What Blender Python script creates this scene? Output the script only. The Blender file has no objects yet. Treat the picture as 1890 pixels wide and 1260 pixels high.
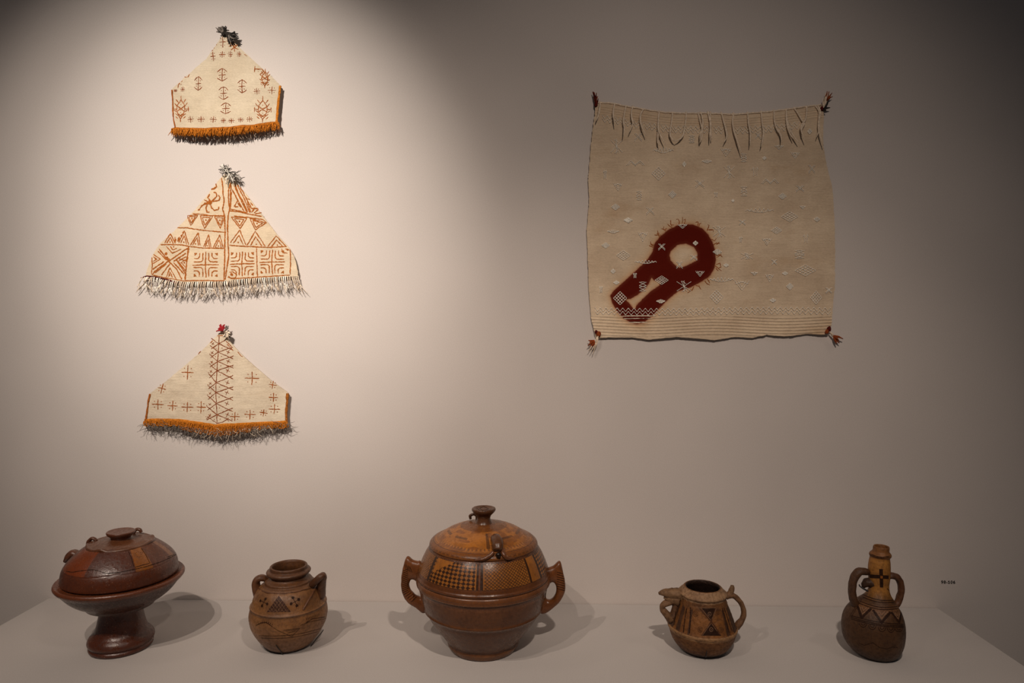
import bpy, bmesh, math, random
import numpy as np
from mathutils import Vector, Matrix, noise as mnoise
from mathutils.bvhtree import BVHTree
random.seed(7); rng = np.random.default_rng(7)
SC = bpy.context.scene; COL = SC.collection
R = math.radians

# ------------------------------------------------------------------ camera
F = 1260.0; CX, CY = 945.0, 630.0
SHELF = 0.85; CAMH = 1.60; CAMD = 1.875
cam_d = bpy.data.cameras.new('camera'); cam = bpy.data.objects.new('camera', cam_d); COL.objects.link(cam)
cam_d.sensor_width = 36; cam_d.lens = 36 * F / 1890; cam_d.clip_start = 0.01
cam.location = (0, -CAMD, CAMH)
MC = Matrix.Rotation(R(1.05), 4, 'Z') @ Matrix.Rotation(R(90 - 0.86), 4, 'X') @ Matrix.Rotation(R(0.22), 4, 'Z')
cam.rotation_euler = MC.to_euler()
SC.camera = cam
CO = Vector(cam.location); M3 = MC.to_3x3()
FWD = M3 @ Vector((0, 0, -1))

# ------------------------------------------------------------------ world, lights, exposure
w = bpy.data.worlds.new('world'); SC.world = w; w.use_nodes = True
w.node_tree.nodes['Background'].inputs[0].default_value = (0.86, 0.83, 0.87, 1)
w.node_tree.nodes['Background'].inputs[1].default_value = 0.04
def spot(name, loc, aim, watts, deg, blend, size, col):
    d = bpy.data.lights.new(name, 'SPOT'); o = bpy.data.objects.new(name, d); COL.objects.link(o)
    d.energy = watts; d.spot_size = R(deg); d.spot_blend = blend; d.shadow_soft_size = size; d.color = col
    o.location = loc
    o.rotation_euler = (Vector(aim) - Vector(loc)).to_track_quat('-Z', 'Y').to_euler()
    return o
WARM = (1.0, 0.84, 0.715)
HOODC = (1.0, 0.90, 0.80)
spot('spot_hoods', (-0.97, -2.15, 3.25), (-0.86, 0, 1.90), 134, 38, 1.0, 0.012, HOODC)
spot('spot_hoods_centre', (-0.97, -2.15, 3.25), (-0.76, 0, 1.93), 124, 31, 1.0, 0.012, HOODC)
spot('spot_left_wash', (-0.93, -2.15, 3.25), (-0.90, 0, 1.36), 78, 58, 1.0, 0.012, WARM)
spot('spot_left', (-1.20, -1.90, 3.05), (-0.5, -0.1, 0.95), 58, 55, 1.0, 0.012, WARM)
spot('spot_center', (0.32, -1.80, 2.75), (0.38, -0.05, 0.80), 47, 62, 1.0, 0.012, WARM)
spot('spot_square', (0.36, -1.80, 2.75), (0.26, -0.05, 1.48), 36, 84, 1.0, 0.012, WARM)
spot('spot_far_left', (-2.20, -1.10, 3.30), (-0.5, -0.2, 0.9), 9, 60, 1.0, 0.015, WARM)
spot('spot_far_right', (1.60, -1.05, 3.20), (0.75, -0.2, 0.9), 7, 50, 1.0, 0.015, WARM)
SC.view_settings.view_transform = 'Standard'; SC.view_settings.look = 'None'
SC.view_settings.gamma = 1; SC.view_settings.use_curve_mapping = False
SC.view_settings.exposure = 0.0

# ------------------------------------------------------------------ helpers
def ray(px, py):
    return (M3 @ Vector(((px - CX) / F, -(py - CY) / F, -1))).normalized()
def on_y(px, py, y=0.0):
    d = ray(px, py); t = (y - CO.y) / d.y; return CO + d * t
def on_z(px, py, z):
    d = ray(px, py); t = (z - CO.z) / d.z; return CO + d * t

def tag(o, label=None, cat=None, group=None, kind=None):
    if label: o['label'] = label
    if cat: o['category'] = cat
    if group: o['group'] = group
    if kind: o['kind'] = kind
    return o
def empty(name, loc):
    o = bpy.data.objects.new(name, None); COL.objects.link(o); o.location = loc; o.empty_display_size = .05; return o
def link(name, me, mat, parent=None, smooth=True):
    o = bpy.data.objects.new(name, me); COL.objects.link(o)
    if mat: me.materials.append(mat)
    if smooth: me.shade_smooth()
    if parent:
        o.parent = parent
        p = parent; off = Vector((0, 0, 0))
        while p: off += Vector(p.location); p = p.parent
        me.transform(Matrix.Translation(-off))
    return o
def mesh(vs, fs):
    me = bpy.data.meshes.new('m'); me.from_pydata([tuple(v) for v in vs], [], fs); me.update(); return me

def grid_mesh(P, wrap=False):
    """P: (rows, cols, 3) array -> quad mesh"""
    nr, nc = P.shape[:2]
    idx = np.arange(nr * nc).reshape(nr, nc)
    if wrap: idx = np.concatenate([idx, idx[:, :1]], 1)
    q = np.stack([idx[:-1, :-1], idx[1:, :-1], idx[1:, 1:], idx[:-1, 1:]], -1).reshape(-1, 4)
    me = bpy.data.meshes.new('m')
    me.vertices.add(nr * nc); me.vertices.foreach_set('co', P.reshape(-1).astype(np.float32))
    me.loops.add(q.size); me.loops.foreach_set('vertex_index', q.reshape(-1).astype(np.int32))
    me.polygons.add(len(q)); me.polygons.foreach_set('loop_start', np.arange(0, q.size, 4, dtype=np.int32))
    me.update(calc_edges=True); me.validate(); return me
def set_color(me, rgb):
    a = me.color_attributes.new('paint', 'FLOAT_COLOR', 'POINT')
    c = np.ones((len(rgb), 4), np.float32); c[:, :3] = rgb
    a.data.foreach_set('color', c.reshape(-1))
def set_float(me, name, v):
    a = me.attributes.new(name, 'FLOAT', 'POINT'); a.data.foreach_set('value', np.asarray(v, np.float32).reshape(-1))

def box(x0, x1, y0, y1, z0, z1, bev=0.0, seg=2):
    bm = bmesh.new(); bmesh.ops.create_cube(bm, size=1)
    for v in bm.verts:
        v.co = Vector((x0 + (v.co.x + .5) * (x1 - x0), y0 + (v.co.y + .5) * (y1 - y0), z0 + (v.co.z + .5) * (z1 - z0)))
    if bev: bmesh.ops.bevel(bm, geom=bm.edges[:], offset=bev, segments=seg, affect='EDGES', profile=.5)
    me = bpy.data.meshes.new('b'); bm.to_mesh(me); bm.free(); return me

def catmull(pts, n):
    pts = [Vector(p) for p in pts]
    if len(pts) < 3:
        return [pts[0].lerp(pts[1], i / n) for i in range(n + 1)]
    P = [pts[0] * 2 - pts[1]] + pts + [pts[-1] * 2 - pts[-2]]
    out = []
    m = len(pts) - 1
    for k in range(n + 1):
        t = k / n * m; i = min(int(t), m - 1); u = t - i
        a, b, c, d = P[i], P[i + 1], P[i + 2], P[i + 3]
        out.append(.5 * ((2 * b) + (c - a) * u + (2 * a - 5 * b + 4 * c - d) * u * u + (3 * b - a - 3 * c + d) * u ** 3))
    return out
def interp(vals, n):
    m = len(vals) - 1; o = []
    for k in range(n + 1):
        t = k / n * m; i = min(int(t), m - 1); u = t - i; u = u * u * (3 - 2 * u)
        o.append(vals[i] * (1 - u) + vals[i + 1] * u)
    return o
class MB:
    def __init__(s): s.v = []; s.f = []
    def tube(s, pts, rad, n=16, ns=8, depth=1.0, up=Vector((0, 1, 0)), rough=0.0, square=0.0):
        """sweep an ellipse; rad list in plane of path, depth = ratio along 'up'"""
        C = catmull(pts, n); Rr = interp(rad if isinstance(rad, (list, tuple)) else [rad, rad], n)
        base = len(s.v)
        for i, c in enumerate(C):
            t = (C[min(i + 1, n)] - C[max(i - 1, 0)]).normalized()
            a = up - t * up.dot(t)
            if a.length < 1e-6: a = Vector((1, 0, 0))
            a.normalize(); b = t.cross(a).normalized()
            for k in range(ns):
                th = 2 * math.pi * k / ns
                cc, ss = math.cos(th), math.sin(th)
                if square:
                    cc = math.copysign(abs(cc) ** (1 - square), cc); ss = math.copysign(abs(ss) ** (1 - square), ss)
                p = c + (b * cc + a * ss * depth) * Rr[i]
                if rough: p += Vector((mnoise.noise(p * 90), mnoise.noise(p * 90 + Vector((5, 5, 5))), mnoise.noise(p * 90 + Vector((9, 1, 3))))) * rough
                s.v.append(p)
        for i in range(n):
            for k in range(ns):
                k2 = (k + 1) % ns
                s.f.append((base + i * ns + k, base + i * ns + k2, base + (i + 1) * ns + k2, base + (i + 1) * ns + k))
        for e, i in ((0, 0), (1, n)):
            s.v.append(C[i]); ci = len(s.v) - 1
            for k in range(ns):
                k2 = (k + 1) % ns; q = (base + i * ns + k, base + i * ns + k2)
                s.f.append((ci, q[1], q[0]) if e == 0 else (ci, q[0], q[1]))
        return s
    def ribbon(s, pts, nrm, wid, jit=0.0):
        """pts on a surface with normals; flat strip"""
        n = len(pts); base = len(s.v)
        for i, p in enumerate(pts):
            t = (pts[min(i + 1, n - 1)] - pts[max(i - 1, 0)])
            if t.length < 1e-9: t = Vector((1, 0, 0))
            b = t.normalized().cross(nrm[i]).normalized()
            k = wid * .5 * (1 + jit * random.uniform(-1, 1)) * (0.6 if i in (0, n - 1) else 1)
            s.v.append(p - b * k); s.v.append(p + b * k)
        for i in range(n - 1):
            s.f.append((base + 2 * i, base + 2 * i + 1, base + 2 * i + 3, base + 2 * i + 2))
    def disc(s, p, nrm, r):
        t = nrm.orthogonal().normalized(); b = nrm.cross(t); base = len(s.v); a0 = random.random() * 6
        for k in range(7):
            a = a0 + 2 * math.pi * k / 7; q = r * random.uniform(.75, 1.2)
            s.v.append(p + (t * math.cos(a) + b * math.sin(a)) * q)
        s.f.append(tuple(range(base, base + 7)))
    def blob(s, c, rx, ry, rz, n=10, rough=0):
        base = len(s.v); m = n * 2
        for i in range(n + 1):
            ph = math.pi * i / n
            for k in range(m):
                th = 2 * math.pi * k / m
                p = Vector((math.sin(ph) * math.cos(th) * rx, math.sin(ph) * math.sin(th) * ry, math.cos(ph) * rz)) + Vector(c)
                if rough: p += Vector((1, 1, 1)) * mnoise.noise(p * 120) * rough
                s.v.append(p)
        for i in range(n):
            for k in range(m):
                k2 = (k + 1) % m
                s.f.append((base + i * m + k, base + (i + 1) * m + k, base + (i + 1) * m + k2, base + i * m + k2))
    def build(s, name, mat, parent=None, smooth=True):
        return link(name, mesh(s.v, s.f), mat, parent, smooth)

# ------------------------------------------------------------------ materials
class NT:
    def __init__(s, name, rough=.8, spec=.3):
        s.m = bpy.data.materials.new(name); s.m.use_nodes = True; s.t = s.m.node_tree
        s.b = s.t.nodes['Principled BSDF']; s.b.inputs['Roughness'].default_value = rough
        s.b.inputs['Specular IOR Level'].default_value = spec
        s.tc = s.n('ShaderNodeTexCoord')
    def n(s, typ, **kw):
        x = s.t.nodes.new(typ)
        for k, v in kw.items(): setattr(x, k, v)
        return x
    def l(s, a, b): s.t.links.new(a, b)
    def noise(s, scale, detail=4, stretch=None, rough=.55):
        x = s.n('ShaderNodeTexNoise'); x.inputs['Scale'].default_value = scale; x.inputs['Detail'].default_value = detail
        x.inputs['Roughness'].default_value = rough
        if stretch:
            m = s.n('ShaderNodeMapping'); m.inputs['Scale'].default_value = stretch
            s.l(s.tc.outputs['Object'], m.inputs['Vector']); s.l(m.outputs[0], x.inputs['Vector'])
        else: s.l(s.tc.outputs['Object'], x.inputs['Vector'])
        return x.outputs['Fac']
    def ramp(s, fac, stops):
        r = s.n('ShaderNodeValToRGB'); e = r.color_ramp.elements
        while len(e) < len(stops): e.new(.5)
        for i, (p, c) in enumerate(stops):
            e[i].position = p; e[i].color = (*c, 1) if len(c) == 3 else c
        s.l(fac, r.inputs[0]); return r.outputs[0]
    def mix(s, fac, a, b, blend='MIX'):
        x = s.n('ShaderNodeMix', data_type='RGBA', blend_type=blend)
        for inp, v in ((x.inputs[0], fac), (x.inputs[6], a), (x.inputs[7], b)):
            if hasattr(v, 'links'): s.l(v, inp)
            elif isinstance(v, (int, float)): inp.default_value = v
            else: inp.default_value = (*v, 1)
        return x.outputs[2]
    def math(s, op, a, b=0.0):
        x = s.n('ShaderNodeMath', operation=op)
        for inp, v in ((x.inputs[0], a), (x.inputs[1], b)):
            if hasattr(v, 'links'): s.l(v, inp)
            else: inp.default_value = v
        return x.outputs[0]
    def color(s, c):
        if hasattr(c, 'links'): s.l(c, s.b.inputs['Base Color'])
        else: s.b.inputs['Base Color'].default_value = (*c, 1)
    def bump(s, h, strength, dist):
        x = s.n('ShaderNodeBump'); x.inputs['Strength'].default_value = strength; x.inputs['Distance'].default_value = dist
        s.l(h, x.inputs['Height']); s.l(x.outputs[0], s.b.inputs['Normal'])

def plaster(name, c, v=.04):
    m = NT(name, .92, .15)
    a = m.noise(1.3, 3); f = m.noise(420, 3)
    c1 = tuple(x * (1 + v) for x in c); c0 = tuple(x * (1 - v) for x in c)
    base = m.ramp(a, [(.35, c0), (.65, c1)])
    m.color(m.mix(.10, base, m.ramp(f, [(.35, (.25, .25, .25)), (.65, (1, 1, 1))]), 'MULTIPLY'))
    m.bump(f, .12, .001); return m.m
M_wall = plaster('wall_paint', (.66, .60, .56))
M_shelf = plaster('plinth_paint', (.54, .505, .48), .02)
M_floor = plaster('floor_concrete', (.22, .20, .18), .1)

def cloth_mat(name, c0, c1, stain, slb=.35):
    m = NT(name, .95, .1)
    a = m.noise(9, 5); st = m.noise(5.5, 4, (1, 1, 2.2))
    weave = m.noise(500, 3, (.35, 1, 2.0)); slub = m.noise(90, 3, (.25, 1, 4))
    base = m.ramp(a, [(.35, c0), (.65, c1)])
    base = m.mix(m.ramp(st, [(.56, (0, 0, 0)), (.75, (.55, .55, .55))]), base, stain)
    base = m.mix(.45, base, m.ramp(weave, [(.3, (.62, .60, .58)), (.6, (1, 1, 1))]), 'MULTIPLY')
    base = m.mix(slb, base, m.ramp(slub, [(.35, (.70, .66, .62)), (.55, (1, 1, 1))]), 'MULTIPLY')
    m.color(base); m.bump(m.math('ADD', weave, slub), .5, .0012)
    return m
M_hood1 = cloth_mat('wool_cream', (.60, .50, .36), (.70, .60, .45), (.34, .27, .20), .14).m
M_hood2 = cloth_mat('wool_gold_cream', (.66, .53, .37), (.74, .61, .44), (.58, .45, .31), .12).m
M_hood3 = cloth_mat('wool_pale', (.63, .52, .385), (.75, .64, .485), (.44, .36, .28)).m
def thread(name, c, v=.3, rough=.9):
    m = NT(name, rough, .1); f = m.noise(260, 3)
    m.color(m.ramp(f, [(.3, tuple(x * (1 - v) for x in c)), (.7, tuple(min(1, x * (1 + v)) for x in c))]))
    m.bump(f, .4, .0008); return m.m
M_henna = thread('henna_paint', (.30, .085, .02), .35)
M_henna_o = thread('henna_orange_paint', (.34, .10, .018), .3)
M_henna_d = thread('henna_dark_paint', (.22, .06, .02), .35)
M_orange = thread('orange_wool', (.47, .155, .016), .4)
M_orange2 = thread('dull_orange_wool', (.32, .105, .018), .5)
M_greythread = thread('grey_thread', (.20, .17, .145), .5)
M_tan = thread('tan_thread', (.78, .64, .49), .25)
M_ivory = thread('ivory_thread', (.98, .92, .82), .04)
M_black = thread('black_wool', (.035, .030, .026), .5)
M_red = thread('red_wool', (.33, .02, .025), .3)
M_rust = thread('rust_wool', (.26, .055, .015), .5)
M_darkred = thread('dark_red_wool', (.09, .012, .01), .4)
M_wire = NT('blackened_wire', .5, .4); M_wire.color((.012, .010, .009)); M_wire = M_wire.m
M_vinyl = NT('black_vinyl', .6, .3); M_vinyl.color((.012, .008, .007)); M_vinyl = M_vinyl.m

def clay(name, rough, spec, mottle=.35, fleck=0.0, bump=.25, scale=1.0, tint=(.5, .4, .35)):
    """fired clay over the painted colours held in the 'paint' attribute"""
    m = NT(name, rough, spec)
    at = m.n('ShaderNodeAttribute', attribute_name='paint').outputs['Color']
    a = m.noise(22 * scale, 6, None, .65); b = m.noise(150 * scale, 4); c = m.noise(700, 2)
    base = m.mix(mottle, at, m.ramp(a, [(.32, tint), (.62, (1.25, 1.2, 1.15))]), 'MULTIPLY')
    base = m.mix(mottle, base, m.ramp(b, [(.30, (.45, .42, .4)), (.55, (1.1, 1.1, 1.1))]), 'MULTIPLY')
    base = m.mix(1.0, base, (.92, .84, .68), 'MULTIPLY')
    if fleck:
        v = m.n('ShaderNodeTexVoronoi'); v.inputs['Scale'].default_value = 260; m.l(m.tc.outputs['Object'], v.inputs['Vector'])
        k = m.ramp(v.outputs['Distance'], [(.10, (fleck, fleck, fleck)), (.17, (0, 0, 0))])
        base = m.mix(m.math('MULTIPLY', k, m.ramp(m.noise(60, 2), [(.5, (0, 0, 0)), (.62, (1, 1, 1))])), base, (.62, .36, .24))
    m.color(base)
    m.l(m.ramp(b, [(.3, (rough + .18,) * 3), (.7, (rough - .06,) * 3)]), m.b.inputs['Roughness'])
    m.bump(m.math('ADD', m.math('MULTIPLY', b, .8), m.math('MULTIPLY', c, .3)), bump, .0022)
    return m.m
M_taz = clay('glossy_red_slip', .27, .6, .45, .9, .35)  # pale flecks in the colour stand in for specular glints
M_jar = clay('worn_brown_clay', .38, .45, .6, .0, .6)
M_tur = clay('burnished_brown_clay', .24, .38, .45, .12, .12)
M_pit = clay('crusty_tan_clay', .55, .35, .75, .35, 1.0)
M_bot = clay('dull_amber_clay', .45, .35, .65, .0, .7)

# ------------------------------------------------------------------ setting
wl = link('wall_back', box(-4.5, 4.5, 0, .15, 0, 4.2), M_wall, smooth=False); tag(wl, kind='structure')
fl = link('floor', box(-4.5, 4.5, -5.5, .15, -.1, 0), M_floor, smooth=False); tag(fl, kind='structure')
xl = on_z(82, 1107.5, SHELF); xr = on_z(1738, 1126, SHELF)
pl = link('display_plinth', box(xl.x, xr.x, -.66, -.0015, 0, SHELF, .0035, 3), M_shelf, smooth=False)
tag(pl, 'long low off-white painted display plinth standing against the gallery wall', 'plinth')

tx = empty('catalogue_number', on_y(1750, 1076.5, -.0008)); tag(tx, 'tiny black number 98-106 lettered on the wall right of the bottle', 'lettering')
pen = on_y(1737, 1076.5, -.0006)
for ch in '98-106':
    fc = bpy.data.curves.new('glyph', 'FONT'); fc.body = ch; fc.size = .0118; fc.extrude = .0002; fc.offset = .00022; fc.resolution_u = 6
    o = bpy.data.objects.new('glyph', fc); COL.objects.link(o); bpy.context.view_layer.update()
    me = bpy.data.meshes.new_from_object(o.evaluated_get(bpy.context.evaluated_depsgraph_get())); wd = max(v.co.x for v in me.vertices); mn = min(v.co.x for v in me.vertices)
    bpy.data.objects.remove(o); me.materials.clear()
    if ch == '1':                                                       # a one with flag and foot
        o2 = [(.0016, 0), (.0072, 0), (.0072, .0014), (.0053, .0014), (.0053, .0082), (.0036, .0082), (.0030, .0071), (.0016, .0067), (.0016, .0055), (.0035, .0055), (.0035, .0014), (.0016, .0014)]
        me = mesh([(x, y, .0002) for x, y in o2] + [(x, y, -.0002) for x, y in o2], [tuple(range(12)), tuple(range(23, 11, -1))] + [(i, i + 12, (i + 1) % 12 + 12, (i + 1) % 12) for i in range(12)])
        wd, mn = .0072, .0016
    me.transform(Matrix.Translation(pen) @ Matrix.Rotation(R(90), 4, 'X') @ Matrix.Translation((-mn, 0, 0))); pen = pen + Vector((wd - mn + .0014, 0, 0))
    link('hyphen' if ch == '-' else 'numeral', me, M_vinyl, tx, smooth=False)

# ------------------------------------------------------------------ cloths on the wall
def poly_at(pts, u):
    """points along a polyline by arc fraction"""
    P = np.array(pts, float); seg = np.hypot(*np.diff(P, axis=0).T); s = np.concatenate([[0], np.cumsum(seg)]); s /= s[-1]
    return np.stack([np.interp(u, s, P[:, 0]), np.interp(u, s, P[:, 1])], -1)
def vnoise(X, Z, sc, seed):
    """cheap smooth value noise on arrays"""
    r = np.random.default_rng(seed).random((64, 64)); x = X * sc + 100; z = Z * sc + 100
    xi = np.floor(x).astype(int); zi = np.floor(z).astype(int); fx = x - xi; fz = z - zi
    fx = fx * fx * (3 - 2 * fx); fz = fz * fz * (3 - 2 * fz)
    g = lambda a, b: r[a % 64, b % 64]
    return (g(xi, zi) * (1 - fx) + g(xi + 1, zi) * fx) * (1 - fz) + (g(xi, zi + 1) * (1 - fx) + g(xi + 1, zi + 1) * fx) * fz - .5
def px_to_wall(P, y=-.01):
    """vectorised pixel -> (x, z) on plane y"""
    d = np.stack([(P[..., 0] - CX) / F, -(P[..., 1] - CY) / F, -np.ones(P.shape[:-1])], -1) @ np.array(M3).T
    t = (y + CAMD) / d[..., 1]
    return t * d[..., 0], CAMH + t * d[..., 2]

class Cloth:
    def __init__(s, name, top, bot, mat, depth, label, cat, org, sc, nu=160, nv=140, thick=.003, extra=None, slop=1.0):
        s.depth = depth; s.org = org; s.sc = sc
        conv = lambda L: [(a / sc + org[0], b / sc + org[1]) for a, b in L]
        s.top, s.bot = (conv(top), conv(bot)) if org else (top, bot)
        u = np.linspace(0, 1, nu); v = np.linspace(0, 1, nv)
        T = poly_at(s.top, u); B = poly_at(s.bot, u)
        P = T[None] * (1 - v[:, None, None]) + B[None] * v[:, None, None]
        e = vnoise(P[..., 0], P[..., 1], .25, 3)[..., None] * .9 * slop            # slightly ragged outline
        P = P + e * np.array([1, .6])
        X, Z = px_to_wall(P, -depth(np.array([0.]), np.array([1.5]))[0] if False else -.015)
        Y = -s.d(X, Z)
        if extra is not None: Y = Y - extra(P)
        G = np.stack([X, Y, Z], -1)
        Bk = G[::-1].copy(); Bk[..., 1] += thick
        full = np.concatenate([G, Bk, G[:1]], 0)
        me = grid_mesh(full)
        s.root = empty(name, (float(X.mean()), -.012, float(Z.min()))); tag(s.root, label, cat)
        s.body = link('cloth_panel', me, mat, s.root); s.full_px = np.concatenate([P, P[::-1], P[:1]], 0)
    def d(s, X, Z): return s.depth(X, Z)
    def pt(s, a, b, off=.0005):
        px, py = (a / s.sc + s.org[0], b / s.sc + s.org[1]) if s.org else (a, b)
        X, Z = px_to_wall(np.array([[px, py]], float), -.015)
        return Vector((X[0], -float(s.d(X, Z)[0]) - off, Z[0]))
    def stroke(s, mb, pts, wpx, off=.0004, jit=.35, wob=.35):
        L = []
        for i in range(len(pts) - 1):
            a = Vector((*pts[i], 0)); b = Vector((*pts[i + 1], 0)); n = max(1, int((b - a).length / (s.sc if s.org else 1) / 2.2))
            for k in range(n): L.append(a.lerp(b, k / n))
        L.append(Vector((*pts[-1], 0)))
        sc = s.sc if s.org else 1
        Q = [s.pt(q.x + random.uniform(-wob, wob) * sc, q.y + random.uniform(-wob, wob) * sc, off) for q in L]
        mb.ribbon(Q, [Vector((0, -1, 0))] * len(Q), wpx * .00149, jit)
    def dot(s, mb, a, b, rpx, off=.0007): mb.disc(s.pt(a, b, off), Vector((0, -1, 0)), rpx * .00149)
    def motif(s, name, strokes=(), dots=(), w=1.3, r=.85, mat=None, off=.0004):
        mb = MB()
        if name != 'painted_edge_mark':
            for st in strokes: s.stroke(mb, st, w, off)
        if name == 'painted_edge_mark':
            for st in strokes: m1 = MB(); s.stroke(m1, st, w, off); m1.build(name, mat, s.root, smooth=False)
            return
        for dd in dots: s.dot(mb, dd[0], dd[1], dd[2] if len(dd) > 2 else r, off)
        return mb.build(name, mat, s.root, smooth=False)

def hood_depth(cx, w, z0, z1, base, bulge, seed):
    def f(X, Z):
        u = np.clip(1 - ((X - cx) / w) ** 2, 0, 1); v = np.clip((z1 - Z) / (z1 - z0), 0, 1.2)
        return base + bulge * (.35 + .65 * v) * (.4 + .6 * u) + .0035 * vnoise(X, Z, 22, seed) + .0016 * vnoise(X, Z, 60, seed + 1)
    return f
def wallx(px, py): q = on_y(px, py, -.015); return q.x, q.z

def cross(cx, cy, w, h, k=.28, a=0.0):
    c, s_ = math.cos(a), math.sin(a)
    r = lambda x, y: (cx + x * c - y * s_, cy + x * s_ + y * c)
    return [[r(-w / 2, 0), r(w / 2, 0)], [r(0, -h / 2), r(0, h / 2)]], [r(sx * w * k, sy * h * k) for sx in (-1, 1) for sy in (-1, 1)]

# ---- hood 1 (top)
cx_, z1_ = wallx(418, 60); _, z0_ = wallx(418, 250)
h1 = Cloth('painted_wool_hood',
    [(85, 680), (250, 530), (400, 400), (480, 290), (545, 195), (570, 160), (610, 165), (690, 268), (780, 350), (900, 460), (1000, 545), (1095, 640)],
    [(125, 1040), (400, 1058), (640, 1050), (850, 1025), (1060, 985)], M_hood1,
    hood_depth(cx_, .17, z0_, z1_, .006, .020, 11), 'topmost wall hood, five-sided cream wool with orange fringe and black tassel', 'hood', (300, 30), 5.0417)
for c in [(560, 238, 60, 110), (470, 372, 50, 90), (558, 358, 60, 60), (632, 355, 45, 60), (714, 353, 45, 55), (270, 965, 62, 62), (373, 968, 72, 60),
          (487, 970, 66, 60), (580, 980, 50, 45), (655, 982, 60, 50), (740, 972, 55, 50), (820, 965, 60, 55), (190, 682, 45, 50), (122, 693, 35, 30),
          (883, 702, 60, 60), (1020, 690, 75, 75)]:
    st, dt = cross(*c, a=random.uniform(-.12, .15)); h1.motif('painted_cross', st, dt, 1.3, .85, M_henna_d)
for (x, y, w_, h_) in [(562, 550, 95, 115), (337, 628, 75, 130), (748, 658, 85, 120), (575, 722, 90, 120), (600, 865, 95, 105)]:
    a, b = w_ / 2, h_ / 2
    st = [[(x - a, y - b * .45), (x - a * .5, y - b * .8), (x, y - b), (x + a * .5, y - b * .8), (x + a, y - b * .45)],
          [(x - a, y + b * .5), (x - a * .5, y + b * .8), (x, y + b), (x + a * .5, y + b * .8), (x + a, y + b * .5)],
          [(x, y - b), (x, y + b)], [(x - a * .75, y + 4), (x + a * .75, y)]]
    h1.motif('painted_eye_motif', st, [(x - a * .45, y - b * .4), (x + a * .45, y - b * .4), (x - a * .45, y + b * .4), (x + a * .45, y + b * .4)], 1.3, .85, M_henna_d)
def bush(cl, x, y, w_, h_, mat, arms=True):
    a, b = w_ / 2, h_ / 2
    st = [[(x, y - b * 1.25), (x, y - b * .85), (x - a * .55, y - b * .35), (x - a * .62, y + b * .1), (x - a * .35, y + b * .6), (x, y + b * .95), (x, y + b * 1.25)],
          [(x, y - b * .85), (x + a * .55, y - b * .35), (x + a * .62, y + b * .1), (x + a * .35, y + b * .6), (x, y + b * .95)],
          [(x - a * .6, y - b * .3), (x + a * .6, y + b * .25)], [(x + a * .6, y - b * .3), (x - a * .6, y + b * .25)],
          [(x - a * .5, y + b * .45), (x + a * .3, y + b * .75)], [(x + a * .5, y + b * .4), (x - a * .3, y + b * .75)]]
    for sgn in (-1, 1):
        for q, dy in ((-.6, -.3), (-.25, -.3), (.3, -.2), (.65, -.22), (.9, -.2)):
            ww = a * (.62 if abs(q) < .5 else .4)
            st.append([(x + sgn * ww, y + q * b), (x + sgn * (ww + a * .38), y + (q + dy) * b)])
    if arms:
        st += [[(x - a * .6, y), (x - a * 1.15, y)], [(x - a * 1.15, y - b * .2), (x - a * 1.15, y + b * .25)],
               [(x + a * .6, y), (x + a * 1.15, y)], [(x + a * 1.15, y - b * .2), (x + a * 1.15, y + b * .25)]]
    dt = [(x, y - b * .4), (x - a * .3, y - b * .1), (x + a * .3, y - b * .1), (x, y + b * .35), (x - a * .2, y + b * .5), (x + a * .2, y + b * .5), (x, y + b * .1)]
    cl.motif('painted_bush_motif', st, dt, 1.5, .8, mat)
bush(h1, 175, 865, 125, 200, M_henna); bush(h1, 938, 872, 130, 200, M_henna); bush(h1, 955, 580, 95, 150, M_henna, False)
h1.motif('painted_branch', [[(600, 195), (638, 240), (665, 292), (674, 330)], [(590, 200), (615, 200)], [(596, 232), (632, 228)], [(604, 258), (640, 248)],
    [(618, 282), (650, 268)], [(638, 315), (665, 290)], [(665, 290), (706, 308)], [(680, 292), (655, 268)], [(648, 212), (660, 250), (690, 282)], [(672, 285), (700, 262)]], [(655, 235), (668, 255)], 1.5, .6, M_henna)
h1.motif('painted_branch', [[(860, 465), (858, 520)], [(860, 492), (925, 492)], [(905, 545), (935, 515)], [(925, 492), (960, 540), (985, 600)]], [(890, 515), (945, 540)], 1.6, .6, M_henna)
h1.motif('painted_edge_mark', [[(235, 570), (250, 540)], [(205, 565), (225, 570)], [(145, 670), (148, 640), (165, 620)], [(175, 615), (188, 600)], [(165, 640), (180, 630)],
    [(455, 320), (470, 312)], [(475, 298), (485, 292)], [(500, 268), (506, 262)], [(760, 355), (785, 370)]], [(192, 582), (215, 580), (205, 690)], 1.6, .6, M_henna)
def band(cl, name, pts, w0, mat, off=.0012, thick=.0016):
    """flat strip with thickness following px points (centre line), width in px"""
    Q = []
    for i in range(len(pts) - 1):
        for k in range(8): Q.append(tuple(np.array(pts[i]) * (1 - k / 8) + np.array(pts[i + 1]) * k / 8))
    Q.append(pts[-1]); P = [cl.pt(a, b, off) for a, b in Q]; mb = MB()
    mb.tube(P, [w0 * .5 * .00149 * random.uniform(.8, 1.2) for _ in range(12)], n=len(P) * 2, ns=8, depth=thick / (w0 * .5 * .00149), rough=.0008)
    return mb.build(name, mat, cl.root)
band(h1, 'orange_side_trim', [(1096, 648), (1085, 760), (1075, 860), (1064, 990)], 4.6, M_orange)
band(h1, 'red_side_cord', [(87, 685), (95, 800), (104, 930), (122, 1040)], 2.4, M_henna_o)
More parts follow.
